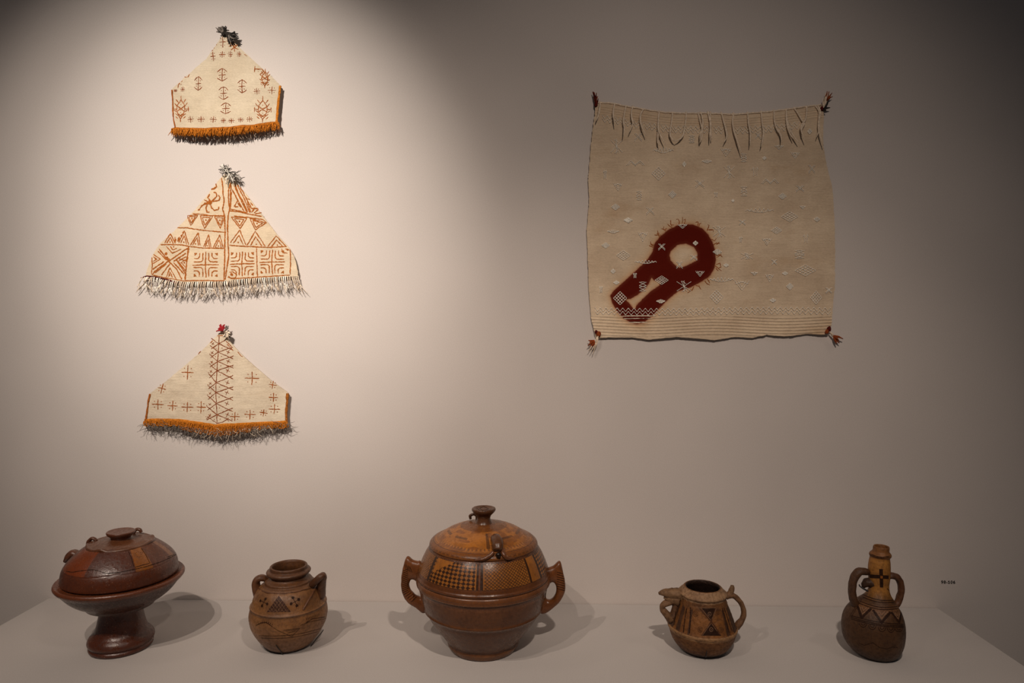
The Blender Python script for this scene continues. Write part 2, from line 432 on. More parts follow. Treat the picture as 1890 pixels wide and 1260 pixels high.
def fringe(cl, name, pts, n, len_px, w_px, mat, spread=.25, curl=0.0, off=(.0005, .006), stuff=True, seed=1, lenj=.35, ns=4, lean=0.0, steps=4):
    rr = random.Random(seed); mb = MB(); k = .00149
    base = poly_at([(a / cl.sc + cl.org[0], b / cl.sc + cl.org[1]) for a, b in pts], np.linspace(0, 1, n))
    for i in range(n):
        px, py = base[i] + np.array([rr.uniform(-.6, .6), rr.uniform(-.6, .6)])
        p = cl.pt((px - cl.org[0]) * cl.sc, (py - cl.org[1]) * cl.sc, rr.uniform(*off))
        L = len_px * k * rr.uniform(1 - lenj, 1 + lenj); a = lean + rr.gauss(0, spread); P = [p]
        for j in range(steps):
            a += rr.gauss(0, curl); q = P[-1] + Vector((math.sin(a), rr.uniform(-.12, .12), -math.cos(a))) * (L / steps)
            q.y = min(q.y, -.002); P.append(q)
        mb.tube(P, [w_px * .5 * k, w_px * .5 * k, w_px * .5 * k * .5], n=steps * 2, ns=ns)
    o = mb.build(name, mat, cl.root)
    if stuff: o['kind'] = 'stuff'
    return o
b1 = [(92, 1046), (400, 1062), (640, 1052), (850, 1028), (1085, 990)]
fringe(h1, 'orange_fringe', b1, 420, 13, 1.7, M_orange, .30, .10, (.0006, .006), seed=2, lenj=.22, lean=-.15)
band(h1, 'orange_fringe_heading', [(110, 1050), (400, 1064), (640, 1054), (850, 1030), (1080, 994)], 6, M_orange2)
fringe(h1, 'light_gap_threads', [(100, 1100), (430, 1115), (640, 1120), (900, 1085), (1100, 1045)], 40, 8, .6, M_tan, .35, .2, (-.012, -.004), seed=3)  # pale threads added to stand for light gaps in the fringe's shadow
def tassel(cl, name, x, y, n, L, mats, ang=(0, 2), w=1.6, spread=.5, seed=5, knot=None, curl=.25, off=.006):
    """yarn bunch: one part per colour"""
    rr = random.Random(seed); k = .00149; root = cl.pt(x, y, off)
    if knot: mb = MB(); mb.blob(root, knot * k, knot * k * .8, knot * k, 8, .0012); mb.build('yarn_knot', mats[0], cl.root)
    for mi, mt in enumerate(mats):
        mb = MB()
        for i in range(n):
            a = rr.uniform(*ang) + rr.gauss(0, spread * .3); P = [root + Vector((rr.uniform(-1, 1), rr.uniform(-1, .3), rr.uniform(-1, 1))) * k * 1.5]
            l = L * k * rr.uniform(.65, 1.1)
            for j in range(3):
                a += rr.gauss(0, curl); q = P[-1] + Vector((math.sin(a), rr.uniform(-.3, .2), math.cos(a))) * l / 3; q.y = min(q.y, -.003); P.append(q)
            mb.tube(P, [w * .5 * k, w * .62 * k, w * .45 * k], n=6, ns=5)
        mb.build(name, mt, cl.root)
tassel(h1, 'black_tassel', 575, 165, 34, 12, [M_black], (-.75, .5), 2.0, .5, seed=8, knot=4.2, off=.006)
tassel(h1, 'grey_tassel_ends', 570, 160, 10, 13, [M_greythread], (-.9, .2), 1.8, .5, seed=18, off=.008)
tassel(h1, 'black_tassel', 598, 160, 34, 22, [M_black], (1.9, 2.45), 2.1, .4, seed=9, off=.006)
tassel(h1, 'black_tassel', 630, 185, 22, 14, [M_black, M_greythread], (1.8, 2.6), 2.0, .5, seed=19, off=.008)

# ---- hood 2 (middle)
cx_, z1_ = wallx(413, 320); _, z0_ = wallx(413, 520)
h2 = Cloth('painted_wool_hood',
    [(92, 940), (140, 800), (200, 705), (320, 598), (450, 470), (600, 300), (735, 125), (765, 95), (850, 160), (950, 270), (1090, 450), (1220, 620), (1320, 730), (1370, 820), (1397, 940)],
    [(85, 970), (200, 980), (300, 1010), (420, 1030), (600, 1028), (770, 1024), (880, 1008), (1100, 992), (1395, 975)], M_hood2,
    hood_depth(cx_, .24, z0_, z1_, .006, .015, 21), 'middle wall hood, triangular with dense orange line drawing and ragged fringe', 'hood', (250, 300), 4.6656, 180, 150)
def tri(pts, n=2, k=.62, dot=True):
    P = [np.array(p, float) for p in pts]; c = sum(P) / 3; st = []; q = 1.0
    for i in range(n):
        L = [tuple(c + (p - c) * q) for p in P]; st.append(L + [L[0]]); q *= k
    return st, ([tuple(c)] if dot else [])
def m2(name, st, dt=(), w=1.5, r=1.1): h2.motif(name, st, dt, w * 1.15, r, M_henna_o)
m2('painted_dividing_line', [[(738, 130), (750, 200), (752, 260), (765, 330), (752, 400), (770, 470), (775, 600), (772, 740), (775, 860), (768, 1020)]], (), 2.0)
m2('painted_dividing_line', [[(815, 170), (800, 240), (800, 300), (812, 400), (798, 470), (795, 560), (800, 700), (808, 800), (795, 900), (780, 1010)]], (), 2.0)
m2('painted_border_line', [[(490, 440), (560, 442), (640, 455), (770, 458)]]); m2('painted_border_line', [[(360, 560), (450, 562), (560, 580), (770, 600)]])
m2('painted_border_line', [[(215, 705), (300, 705), (400, 708), (470, 722), (600, 738), (770, 738)]], (), 1.8)
m2('painted_border_line', [[(805, 415), (900, 425), (1000, 448), (1090, 462)]], (), 1.8); m2('painted_border_line', [[(850, 460), (960, 470), (1100, 490), (1130, 520)]])
m2('painted_border_line', [[(812, 712), (950, 722), (1130, 730), (1300, 722)]], (), 1.8)
m2('painted_border_line', [[(140, 965), (250, 990), (420, 1018), (600, 1015), (770, 1018)]]); m2('painted_border_line', [[(800, 985), (850, 1000), (1000, 990), (1150, 980), (1330, 968)]])
m2('painted_border_line', [[(458, 725), (448, 850), (440, 930), (435, 1012)]], (), 2.4); m2('painted_border_line', [[(1045, 735), (1050, 850), (1055, 985)]])
m2('painted_border_line', [[(1332, 745), (1335, 850), (1330, 965)]]); m2('painted_border_line', [[(140, 815), (145, 890), (138, 960)]])
# flower
m2('painted_flower', [[(650, 335), (620, 300), (640, 270)], [(655, 335), (700, 290), (695, 260), (670, 255)], [(660, 335), (720, 325), (730, 300), (715, 280)],
   [(640, 345), (655, 390), (680, 410), (715, 405), (720, 380)], [(620, 350), (605, 390), (615, 425), (640, 425)], [(600, 350), (570, 370), (550, 400), (535, 408)], [(590, 318), (620, 335)]], [(640, 342, 4), (620, 348, 3), (600, 352, 2.6), (545, 405, 1.8)], 2.0)
m2('painted_curl', [[(690, 180), (697, 205), (675, 225), (650, 228)]], (), 2.4)
for pts in [[(445, 455), (535, 450), (475, 540)], [(555, 455), (668, 460), (595, 568)], [(680, 462), (770, 462), (735, 568)], [(825, 468), (960, 478), (905, 570)], [(985, 480), (1125, 518), (1035, 580)]]:
    st, dt = tri(pts); m2('painted_triangle', st, [(dt[0][0], dt[0][1], 1.7)])
for pts in [[(250, 695), (300, 610), (345, 700)], [(375, 690), (420, 585), (460, 708)], [(475, 712), (540, 602), (560, 715)], [(590, 728), (632, 620), (655, 735)], [(675, 730), (728, 622), (760, 735)],
            [(820, 690), (902, 580), (955, 712)], [(965, 712), (1035, 590), (1120, 722)], [(1140, 722), (1210, 630), (1300, 725)]]:
    bx = (pts[0][0] + pts[2][0]) / 2; by = (pts[0][1] + pts[2][1]) / 2; sh = lambda q, k: (bx + (q[0] - bx) * k, by + (q[1] - by) * k)
    m2('painted_triangle', [[sh(q, 1) for q in pts], [sh(q, .62) for q in pts]], [(bx, by - 14, 1.5)], 1.6)
m2('painted_blot', [[(340, 640), (345, 690)], [(380, 640), (365, 680)]], [(345, 665, 2.6), (378, 660, 3), (395, 630, 2), (410, 600, 1.8)], 2)
# upper right nested triangles
m2('painted_long_triangle', [[(820, 175), (815, 400), (960, 430), (850, 200)], [(825, 250), (820, 390)], [(850, 170), (880, 260), (930, 340), (965, 430)], [(830, 230), (880, 320), (935, 420)], [(875, 190), (940, 320), (985, 430)]], (), 1.8)
m2('painted_long_triangle', [[(885, 320), (850, 378), (885, 380)], [(878, 345), (910, 390)], [(900, 210), (960, 320), (1000, 395), (1060, 395)], [(990, 340), (1010, 370)], [(1000, 430), (1030, 385)], [(1020, 435), (1060, 400)], [(965, 310), (985, 320)], [(1030, 440), (1085, 430)], [(960, 330), (995, 430)]], [(862, 380, 1.6)], 1.8)
# lower left star square
c_ = (300, 835)
m2('painted_star_square', [[(200, 740), (290, 850), (360, 920), (405, 1005)], [(190, 760), (270, 840)], [(455, 735), (300, 840), (200, 910), (145, 960)], [(440, 780), (330, 850)], [(455, 850), (380, 830)],
   [(330, 860), (425, 960)], [(350, 830), (440, 960)], [(300, 870), (225, 970)], [(270, 870), (170, 950)], [(250, 850), (150, 920)]], [(262, 785, 3.2), (270, 820, 3), (285, 835, 3)], 2.0)
m2('painted_chevrons', [[(265, 720), (320, 780), (395, 745)], [(300, 720), (325, 752), (360, 735)], [(150, 790), (215, 830), (150, 870)], [(150, 810), (185, 830), (150, 850)]], [(170, 828, 1.6), (330, 725, 1.4)], 1.6)
m2('painted_chevrons', [[(270, 985), (300, 905), (355, 1000)], [(290, 985), (303, 940), (325, 990)], [(440, 810), (370, 850), (435, 930)], [(440, 835), (395, 860), (435, 900)]], [(297, 970, 1.8), (425, 862, 1.8)], 1.6)
def cross_square(cx, cy, a):
    st = [[(cx, cy - a), (cx - 4, cy), (cx + 4, cy + a)], [(cx - a, cy + 5), (cx, cy), (cx + a, cy)]]
    for sx in (-1, 1):
        for sy in (-1, 1):
            for k in (.22, .48, .74):
                st.append([(cx + sx * k * a, cy + sy * a * .92), (cx + sx * k * a, cy + sy * (k * a + 14)), (cx + sx * (k * a + 14), cy + sy * k * a), (cx + sx * a * .92, cy + sy * k * a)][:4])
    m2('painted_cross_square', st, [(cx + sx * a * .86, cy + sy * a * .86, 1.8) for sx in (-1, 1) for sy in (-1, 1)], 1.7)
cross_square(612, 880, 112); cross_square(925, 872, 108); cross_square(1180, 855, 108)
m2('painted_ring', [[(815, 945), (845, 940), (880, 965), (870, 990), (830, 1000), (808, 975)]], [(838, 966, 2.6)], 1.6)
m2('painted_corner_curl', [[(1260, 740), (1270, 775), (1310, 780)], [(1290, 740), (1330, 755)]], [(1310, 750, 2)], 1.6)
rr = random.Random(12)
b2 = poly_at([(a / 4.6656 + 250, b / 4.6656 + 300) for a, b in [(60, 985), (200, 985), (300, 1012), (420, 1032), (600, 1028), (770, 1024), (880, 1008), (1100, 992), (1398, 975)]], np.linspace(0, 1, 78))
for i, (px, py) in enumerate(b2):
    mb = MB(); a = -.25 + .3 * (i / 77) * 2 - .12 + rr.gauss(0, .10) if i > 14 else -.35 + rr.gauss(0, .25)
    p0 = h2.pt((px - 250) * 4.6656, (py - 300) * 4.6656, rr.uniform(-.002, .002)); k = .00149
    L1 = rr.uniform(11, 17) * k; p1 = p0 + Vector((math.sin(a) * L1 * .4, -.002, -L1 * .5)); p2 = p0 + Vector((math.sin(a) * L1, .003, -L1))
    mb.tube([p0, p1, p2], [1.15 * k, 1.0 * k, .8 * k], n=8, ns=6)
    for j in range(3):
        a2 = a + rr.gauss(0, .35); L2 = rr.uniform(5, 18) * k
        q = p2 + Vector((math.sin(a2) * L2 * .5, rr.uniform(-.003, .002), -L2 * .5)); a2 += rr.gauss(0, .5)
        q2 = q + Vector((math.sin(a2) * L2 * .5, 0, -L2 * .5))
        mb.tube([p2, q, q2], [.75 * k, .5 * k, .3 * k], n=6, ns=4)
    mb.build('fringe_strand', M_tan if rr.random() < .6 else M_ivory, h2.root)
fringe(h2, 'dark_fringe_ends', [(90, 1040), (420, 1090), (770, 1090), (1100, 1070), (1400, 1040)], 60, 13, .7, M_greythread, .4, .3, (-.004, .003), seed=31, lenj=.6)
band(h2, 'dark_red_edge_cord', [(45, 992), (100, 975), (200, 990), (300, 1015), (370, 1040)], 2.2, M_darkred)
tassel(h2, 'grey_tassel', 790, 80, 26, 13, [M_greythread, M_ivory, M_black], (-.9, 1.6), .9, .5, seed=14, knot=2.6, curl=.9, off=.010)
tassel(h2, 'grey_tassel', 820, 90, 16, 22, [M_greythread, M_ivory, M_black], (2.0, 2.9), .9, .4, seed=15, curl=.4, off=.008)

# ---- hood 3 (lowest)
cx_, z1_ = wallx(405, 612); _, z0_ = wallx(405, 785)
h3 = Cloth('painted_wool_hood',
    [(138, 715), (300, 588), (480, 438), (640, 300), (770, 165), (820, 112), (850, 108), (890, 192), (1000, 312), (1150, 450), (1300, 578), (1475, 708)],
    [(100, 972), (250, 968), (450, 970), (650, 995), (790, 1014), (950, 1004), (1200, 993), (1462, 985)], M_hood3,
    hood_depth(cx_, .23, z0_, z1_, .005, .015, 31), 'lowest wall hood, pale with central lattice column and red tassel', 'hood', (250, 590), 5.25, 180, 130)
for c in [(503, 510, 120, 140, -.0), (255, 665, 85, 100, .2), (218, 818, 120, 100, 0), (362, 832, 100, 100, 0), (507, 845, 115, 100, 0), (640, 845, 90, 120, 0), (1128, 566, 140, 130, 0),
          (1328, 630, 80, 80, .1), (1335, 752, 90, 90, 0), (1345, 865, 110, 95, 0), (1243, 900, 80, 70, .1), (1115, 915, 110, 95, 0), (970, 935, 95, 85, 0)]:
    st, dt = cross(*c[:4], a=c[4] + .03); h3.motif('painted_cross', st, dt, 1.6, 1.0, M_henna if c[0] != 503 else M_henna)
ys = [160, 232, 312, 403, 492, 608, 705, 810, 917, 1000]; sx = [806, 803, 799, 795, 790, 786, 782, 788, 795, 795]
h3.motif('painted_spine', [list(zip(sx, ys))], (), 1.4, .6, M_henna_d)
for i in range(1, 9):
    y = ys[i]; x = sx[i]; lx = 735 - i * 5; rx = 925 + min(i, 3) * 8; s_ = 1 if i > 1 else .55
    up = (ys[i] - ys[i - 1]) * .75; dn = (ys[i + 1] - ys[i]) * .62
    h3.motif('painted_lattice', [[(lx, y - up), (x, y), (lx, y + dn)], [(rx * s_ + x * (1 - s_), y - up * .8), (x, y), (rx, y + dn + 10)]],
             [(x - 25, y + 45), (x + 32, y + 42), (lx - 6, y + 20), (rx - 8, y + 45)], 1.45, .9, M_henna_d)
    st, _ = cross((lx + x) / 2 - 20, y + (8 if i > 1 else 0), 34, 34, a=.6); h3.motif('painted_small_cross', st, (), 1.3, .6, M_henna_d)
    if i > 1:
        st, _ = cross((rx + x) / 2 + 25, y, 45, 45, a=.45); h3.motif('painted_small_cross', st, (), 1.3, .6, M_henna_d)
h3.motif('painted_edge_mark', [[(605, 333), (632, 305)], [(1000, 325), (1020, 352), (1036, 356)], [(720, 225), (745, 200)], [(790, 155), (835, 152), (850, 165)], [(870, 205), (930, 265)], [(880, 235), (945, 300)], [(985, 310), (1005, 330)]], (), 1.5, .6, M_henna)
h3.motif('painted_lattice', [[(700, 935), (760, 975), (795, 1000), (850, 990), (910, 950)], [(690, 960), (730, 930)], [(880, 945), (915, 985)]], [(770, 965), (825, 962)], 1.3, .6, M_henna_d)
band(h3, 'orange_side_trim', [(138, 718), (122, 800), (112, 900), (98, 975)], 3.4, M_henna_o)
band(h3, 'orange_side_trim', [(1472, 712), (1468, 800), (1460, 900), (1466, 988)], 5.0, M_orange2)
b3 = [(88, 975), (250, 970), (450, 976), (650, 1004), (790, 1024), (950, 1012), (1200, 1000), (1475, 990)]
band(h3, 'orange_fringe_heading', b3, 6, M_orange)
# looped fringe: small rings of yarn
def loops(cl, name, pts, n, r_px, mat, seed, drop=3):
    rr = random.Random(seed); mb = MB(); k = .00149
    base = poly_at([(a / cl.sc + cl.org[0], b / cl.sc + cl.org[1]) for a, b in pts], np.linspace(0, 1, n))
    for px, py in base:
        c = cl.pt((px - cl.org[0]) * cl.sc, (py + rr.uniform(0, drop) - cl.org[1]) * cl.sc, rr.uniform(.001, .006)); r = r_px * k * rr.uniform(.7, 1.25); t = rr.uniform(-.5, .5)
        P = [c + Vector((math.sin(a + t) * r * .62, rr.uniform(-.0008, .0008), math.cos(a + t) * r - r)) for a in np.linspace(.3, 6.0, 9)]
        mb.tube(P, [.62 * k, .62 * k], n=12, ns=4)
    o = mb.build(name, mat, cl.root); o['kind'] = 'stuff'
loops(h3, 'orange_looped_fringe', b3, 300, 4.0, M_orange, 41, 3)
loops(h3, 'dull_orange_looped_fringe', [(450, 1000), (650, 1030), (790, 1050), (950, 1035), (1150, 1005)], 150, 4.2, M_orange2, 42, 5)
fringe(h3, 'grey_fringe', [(105, 1000), (250, 1005), (450, 1020), (650, 1050), (790, 1065), (950, 1055), (1200, 1025), (1480, 1010)], 330, 19, .8, M_greythread, .5, .40, (.000, .006), seed=43, lenj=.45, lean=-.15)
fringe(h3, 'pale_fringe', [(600, 1060), (790, 1080), (950, 1070), (1300, 1030)], 60, 15, .8, M_tan, .5, .5, (.000, .006), seed=44, lenj=.5)
tassel(h3, 'red_tassel', 850, 105, 16, 11, [M_red], (-1.1, .7), 2.4, .4, seed=51, off=.010)
tassel(h3, 'grey_tassel', 885, 100, 8, 9, [M_greythread], (-.1, .9), 1.8, .4, seed=53, off=.010)
tassel(h3, 'cream_tassel', 890, 120, 14, 10, [M_tan, M_black], (2.2, 3.3), 2.2, .4, seed=52, knot=2.6, off=.010)

# ---- tapestry / square cloth
U = lambda L, ox, oy, s: [(a / s + ox, b / s + oy) for a, b in L]
t_top = [(1099, 189), (1107.7, 186), (1135, 190.5), (1165, 196), (1189, 200), (1217, 204.5), (1245, 207), (1268, 207.5), (1310, 207.5), (1355, 209), (1381, 207.5), (1429, 203.5), (1453, 200.5), (1467, 198), (1490, 195), (1506, 192.5), (1519, 192)]
t_bot = [(1099, 624), (1124, 623), (1166, 623), (1199, 627), (1248, 622), (1284, 624.5), (1320, 628), (1345, 624), (1359, 622), (1389, 624), (1417, 618), (1449, 621), (1492, 616.5), (1524, 617.5), (1534, 612)]
t_lft = np.array([(189, 1099), (212, 1098), (239, 1094), (279, 1090), (329, 1086), (368, 1088), (408, 1085), (421, 1083), (460, 1085), (529, 1087), (589, 1091.5), (614, 1098), (624, 1100)])
t_rgt = np.array([(192, 1522), (207, 1522), (267, 1521), (303, 1528), (349, 1539), (398, 1541.5), (464, 1542.5), (529, 1542.5), (593, 1537), (612, 1534)])
red_out = U([(590, 365), (628, 300), (645, 235), (690, 172), (760, 115), (840, 75), (900, 62), (980, 65), (1060, 98), (1110, 150), (1145, 215), (1170, 290), (1176, 370), (1160, 450), (1120, 510), (1060, 552), (960, 605), (850, 640), (770, 705),
    (700, 775), (615, 865), (550, 912), (500, 922), (440, 908), (380, 870), (330, 820), (285, 740), (266, 680), (292, 638), (380, 560), (500, 450)], 1070, 400, 4.667)
red_hole = U([(775, 330), (790, 290), (848, 237), (920, 228), (985, 255), (1018, 310), (1018, 372), (960, 402), (900, 430), (860, 440), (820, 412), (785, 372)], 1070, 400, 4.667)
red_slot = U([(395, 710), (440, 706), (500, 670), (560, 622), (600, 570), (622, 520), (642, 545), (700, 552), (690, 590), (610, 645), (540, 712), (495, 760), (480, 792), (462, 785), (430, 745)], 1070, 400, 4.667)
def sdf(P, poly):
    A = np.array(poly); B = np.roll(A, -1, 0); best = np.full(P.shape[:-1], 1e9); ins = np.zeros(P.shape[:-1], bool)
    for a, b in zip(A, B):
        ab = b - a; t = np.clip(((P - a) @ ab) / (ab @ ab), 0, 1); d = np.hypot(*np.moveaxis(P - a - t[..., None] * ab, -1, 0)); best = np.minimum(best, d)
        with np.errstate(divide='ignore', invalid='ignore'):
            c = ((a[1] > P[..., 1]) != (b[1] > P[..., 1])) & (P[..., 0] < (b[0] - a[0]) * (P[..., 1] - a[1]) / (b[1] - a[1] + 1e-12) + a[0])
        ins ^= c
    return np.where(ins, -best, best)
mm = cloth_mat('wool_square', (.66, .51, .36), (.80, .64, .46), (.54, .35, .19), .22)
at = mm.n('ShaderNodeAttribute', attribute_name='dye').outputs['Fac']
nz = mm.math('MULTIPLY', mm.math('SUBTRACT', mm.noise(160, 4), .5), 2.2); nz2 = mm.math('MULTIPLY', mm.math('SUBTRACT', mm.noise(30, 3), .5), 1.6)
dd = mm.math('ADD', mm.math('ADD', at, nz), nz2)
fac = mm.ramp(mm.math('MULTIPLY', mm.math('ADD', dd, 6), 1 / 26), [(.0, (1, 1, 1)), (.22, (.98, .98, .98)), (.27, (.55, .55, .55)), (.36, (.36, .36, .36)), (.6, (.15, .15, .15)), (1, (0, 0, 0))])
old = mm.b.inputs['Base Color'].links[0].from_socket
dye = mm.ramp(mm.math('MULTIPLY', mm.math('ADD', dd, 6), 1 / 16), [(.0, (.105, .0075, .003)), (.33, (.125, .012, .004)), (.42, (.33, .075, .010)), (.56, (.58, .24, .05)), (1, (.62, .36, .14))])
mm.color(mm.mix(fac, old, dye))
M_square = mm.m
def sq_depth(X, Z):
    return .010 + .004 * vnoise(X, Z, 7, 51) + .0022 * vnoise(X, Z, 25, 52) + .0008 * vnoise(X, Z, 70, 53)
class Square(Cloth):
    pass
def ridges(P):
    y = P[..., 1]; x = P[..., 0]
    yb = y + 2.2 * np.sin(x / 40)
    r = np.where((y > 583) & (y < 620), np.clip(np.sin((yb - 583) / 5.6 * 2 * np.pi), -.2, 1), 0) * .0024
    tb = poly_at(t_top, np.linspace(0, 1, 200)); ty = np.interp(x, tb[:, 0], tb[:, 1]); q = y - ty
    r = r + np.where((q > 8) & (q < 24), np.clip(np.sin((q - 8) / 4.6 * 2 * np.pi), -.2, 1), 0) * .0024
    return r + .0004 * vnoise(x, y, .6, 66)
sq = Square.__new__(Square); sq.depth = sq_depth; sq.org = None; sq.sc = 1
nu, nv = 330, 330
u = np.linspace(0, 1, nu); v = np.linspace(0, 1, nv)
T = poly_at(t_top, u); B = poly_at(t_bot, u)
P = T[None] * (1 - v[:, None, None]) + B[None] * v[:, None, None]
xl_ = np.interp(P[..., 1], t_lft[:, 0], t_lft[:, 1]); xr_ = np.interp(P[..., 1], t_rgt[:, 0], t_rgt[:, 1])
P[..., 0] = xl_ + (xr_ - xl_) * ((P[..., 0] - P[:, :1, 0]) / (P[:, -1:, 0] - P[:, :1, 0]))
P += vnoise(P[..., 0], P[..., 1], .35, 61)[..., None] * np.array([1.3, .7])
X, Z = px_to_wall(P, -.015); Y = -sq_depth(X, Z) - ridges(P)
G = np.stack([X, Y, Z], -1); Bk = G[::-1].copy(); Bk[..., 1] += .003
Bk[..., 1] = np.minimum(Bk[..., 1], -.001)
me = grid_mesh(np.concatenate([G, Bk, G[:1]], 0))
S = np.maximum(np.maximum(sdf(P, red_out), -sdf(P, red_hole)), -sdf(P, red_slot))
set_float(me, 'dye', np.concatenate([S, S[::-1], S[:1]], 0))
sq.root = empty('woven_wall_cloth', (float(X.mean()), -.012, float(Z.min())))
tag(sq.root, 'large square cream woven cloth with dark red ring-headed shape and corner tassels', 'textile')
link('cloth_panel', me, M_square, sq.root)
LL = lambda L: U(L, 1070, 400, 4.667)
LR = lambda L: U(L, 1310, 400, 4.665)
UL = lambda L: U(L, 1070, 160, 5.04)
UR = lambda L: U(L, 1310, 160, 5.038)
# short henna barbs round the ring
M_barb = thread('barb_dye', (.30, .085, .02), .3)
for st in [[[(600, 245), (640, 265)], [(612, 210), (618, 235), (645, 255)], [(620, 235), (640, 238)]], [[(645, 155), (705, 155)], [(672, 115), (680, 150), (690, 178)], [(665, 145), (690, 140)]],
           [[(705, 100), (725, 105), (745, 122)], [(728, 80), (722, 105)], [(735, 110), (755, 95)]], [[(755, 60), (800, 95)], [(788, 25), (785, 60), (800, 85)], [(785, 65), (815, 68)]],
           [[(850, 15), (862, 40), (858, 68)], [(835, 20), (850, 15)]], [[(888, 0), (892, 30), (885, 60)], [(915, 15), (905, 62)], [(900, 25), (912, 20)]], [[(1000, 45), (1025, 42), (1020, 80)], [(1050, 50), (1035, 60), (1030, 85)]],
           [[(1105, 65), (1118, 70), (1100, 120)], [(1100, 110), (1150, 112)], [(1120, 72), (1110, 100)]], [[(930, 655), (970, 630), (985, 600)], [(950, 625), (970, 635)]],
           [[(1000, 590), (1030, 600), (1045, 625)], [(1030, 585), (1030, 600)]], [[(1080, 550), (1100, 575), (1125, 588)], [(1100, 530), (1125, 570)]]]:
    sq.motif('painted_barb', [LL(s_) for s_ in st], (), 1.3, .6, M_barb)
for st in [[[(0, 105), (35, 110), (35, 130)]], [[(15, 190), (45, 205), (62, 180)], [(35, 240), (60, 225), (90, 228)], [(60, 240), (85, 215)]], [[(50, 330), (95, 325), (115, 345)], [(60, 350), (85, 335), (105, 320)]],
           [[(50, 420), (75, 440), (105, 430)], [(60, 410), (95, 395), (98, 430)], [(55, 440), (80, 465)], [(75, 440), (105, 465)]]]:
    sq.motif('painted_barb', [LR(s_) for s_ in st], (), 1.3, .6, M_barb)
# embroidered motifs: raised ivory stitches
def stitch(name, cx, cy, w_, h_, kind, k=1.0):
    mb = MB(); st = []
    X_ = lambda a, b: (cx + a * w_ / 2, cy + b * h_ / 2)
    if kind == 'x': st = [[X_(-1, -1), X_(1, 1)], [X_(1, -1), X_(-1, 1)], [X_(-.6, -1), X_(1, .6)], [X_(.6, -1), X_(-1, .6)]]
    if kind == 'star': st = [[X_(-1, -.9), X_(1, .9)], [X_(1, -.9), X_(-1, .9)], [X_(0, -1.1), X_(0, 1.1)], [X_(-.4, -1), X_(.4, 1)], [X_(-.3, 1), X_(.3, .5)], [X_(-.3, -1), X_(.3, -.5)]]
    if kind == 'zig': st = [[X_(-1, .8), X_(-.5, -.8), X_(0, .6), X_(.5, -.8), X_(1, .8)], [X_(-.85, .9), X_(-.45, -.3), X_(0, .95), X_(.45, -.3), X_(.85, .9)]]
    if kind == 'dia':
        for q in (-.66, -.33, 0, .33, .66):
            st += [[X_(q - (1 - abs(q)) * .5, q + (1 - abs(q)) * .0 - (1 - abs(q)) * .5), X_(q + (1 - abs(q)) * .5, q + (1 - abs(q)) * .5)]] if False else []
        for q in np.linspace(-1, 1, 5):
            st += [[X_((q - 1) / 2, (q + 1) / 2), X_((q + 1) / 2, (q - 1) / 2)], [X_((q - 1) / 2, -(q + 1) / 2), X_((q + 1) / 2, -(q - 1) / 2)]]
    if kind == 'vee': st = [[X_(-1, -1), X_(0, 1), X_(1, -1)], [X_(-.6, -1), X_(0, .4), X_(.6, -1)], [X_(-.9, -.4), X_(.3, -.9)], [X_(.9, -.4), X_(-.3, -.9)]]
    if kind == 'hour': st = [[X_(-1, -1), X_(1, -.2), X_(-1, .2), X_(1, 1)], [X_(1, -1), X_(-1, -.2), X_(1, .2), X_(-1, 1)], [X_(-.6, -1), X_(.6, -1)], [X_(-.6, 1), X_(.6, 1)]]
    if kind == 'bar': st = [[X_(-.5, -1), X_(-.5, 1)], [X_(.5, -1), X_(.5, 1)], [X_(0, -.8), X_(0, .8)], [X_(-1, -.4), X_(-.5, -.8)], [X_(.5, -.8), X_(1, -.4)]]
    if kind == 'wide':
        for q in np.linspace(-1, 1, 7): st.append([X_(q - .15, .4 * (1 - abs(q)) + .2), X_(q, -.4 - .5 * (1 - abs(q))), X_(q + .15, .4 * (1 - abs(q)) + .2)])
        st += [[X_(-1, -.3), X_(-.3, .6), X_(.3, .6), X_(1, -.3)]]
    for s_ in st:
        for a in range(len(s_) - 1):
            p = np.array(s_[a]); q = np.array(s_[a + 1]); n = max(1, int(round(np.hypot(*(q - p)) / 2.3)))
            for i in range(n):   # little stitches with gaps
                c0 = p + (q - p) * (i + .05) / n; c1 = p + (q - p) * (i + .85) / n
                A = sq.pt(c0[0], c0[1], .0009); B_ = sq.pt(c1[0], c1[1], .0009); Mm = (A + B_) / 2 + Vector((0, -.0007, 0))
                mb.tube([A, Mm, B_], [.0006 * k, .0012 * k, .0006 * k], n=2, ns=4)
    mb.build(name, M_ivory, sq.root)
ml = []
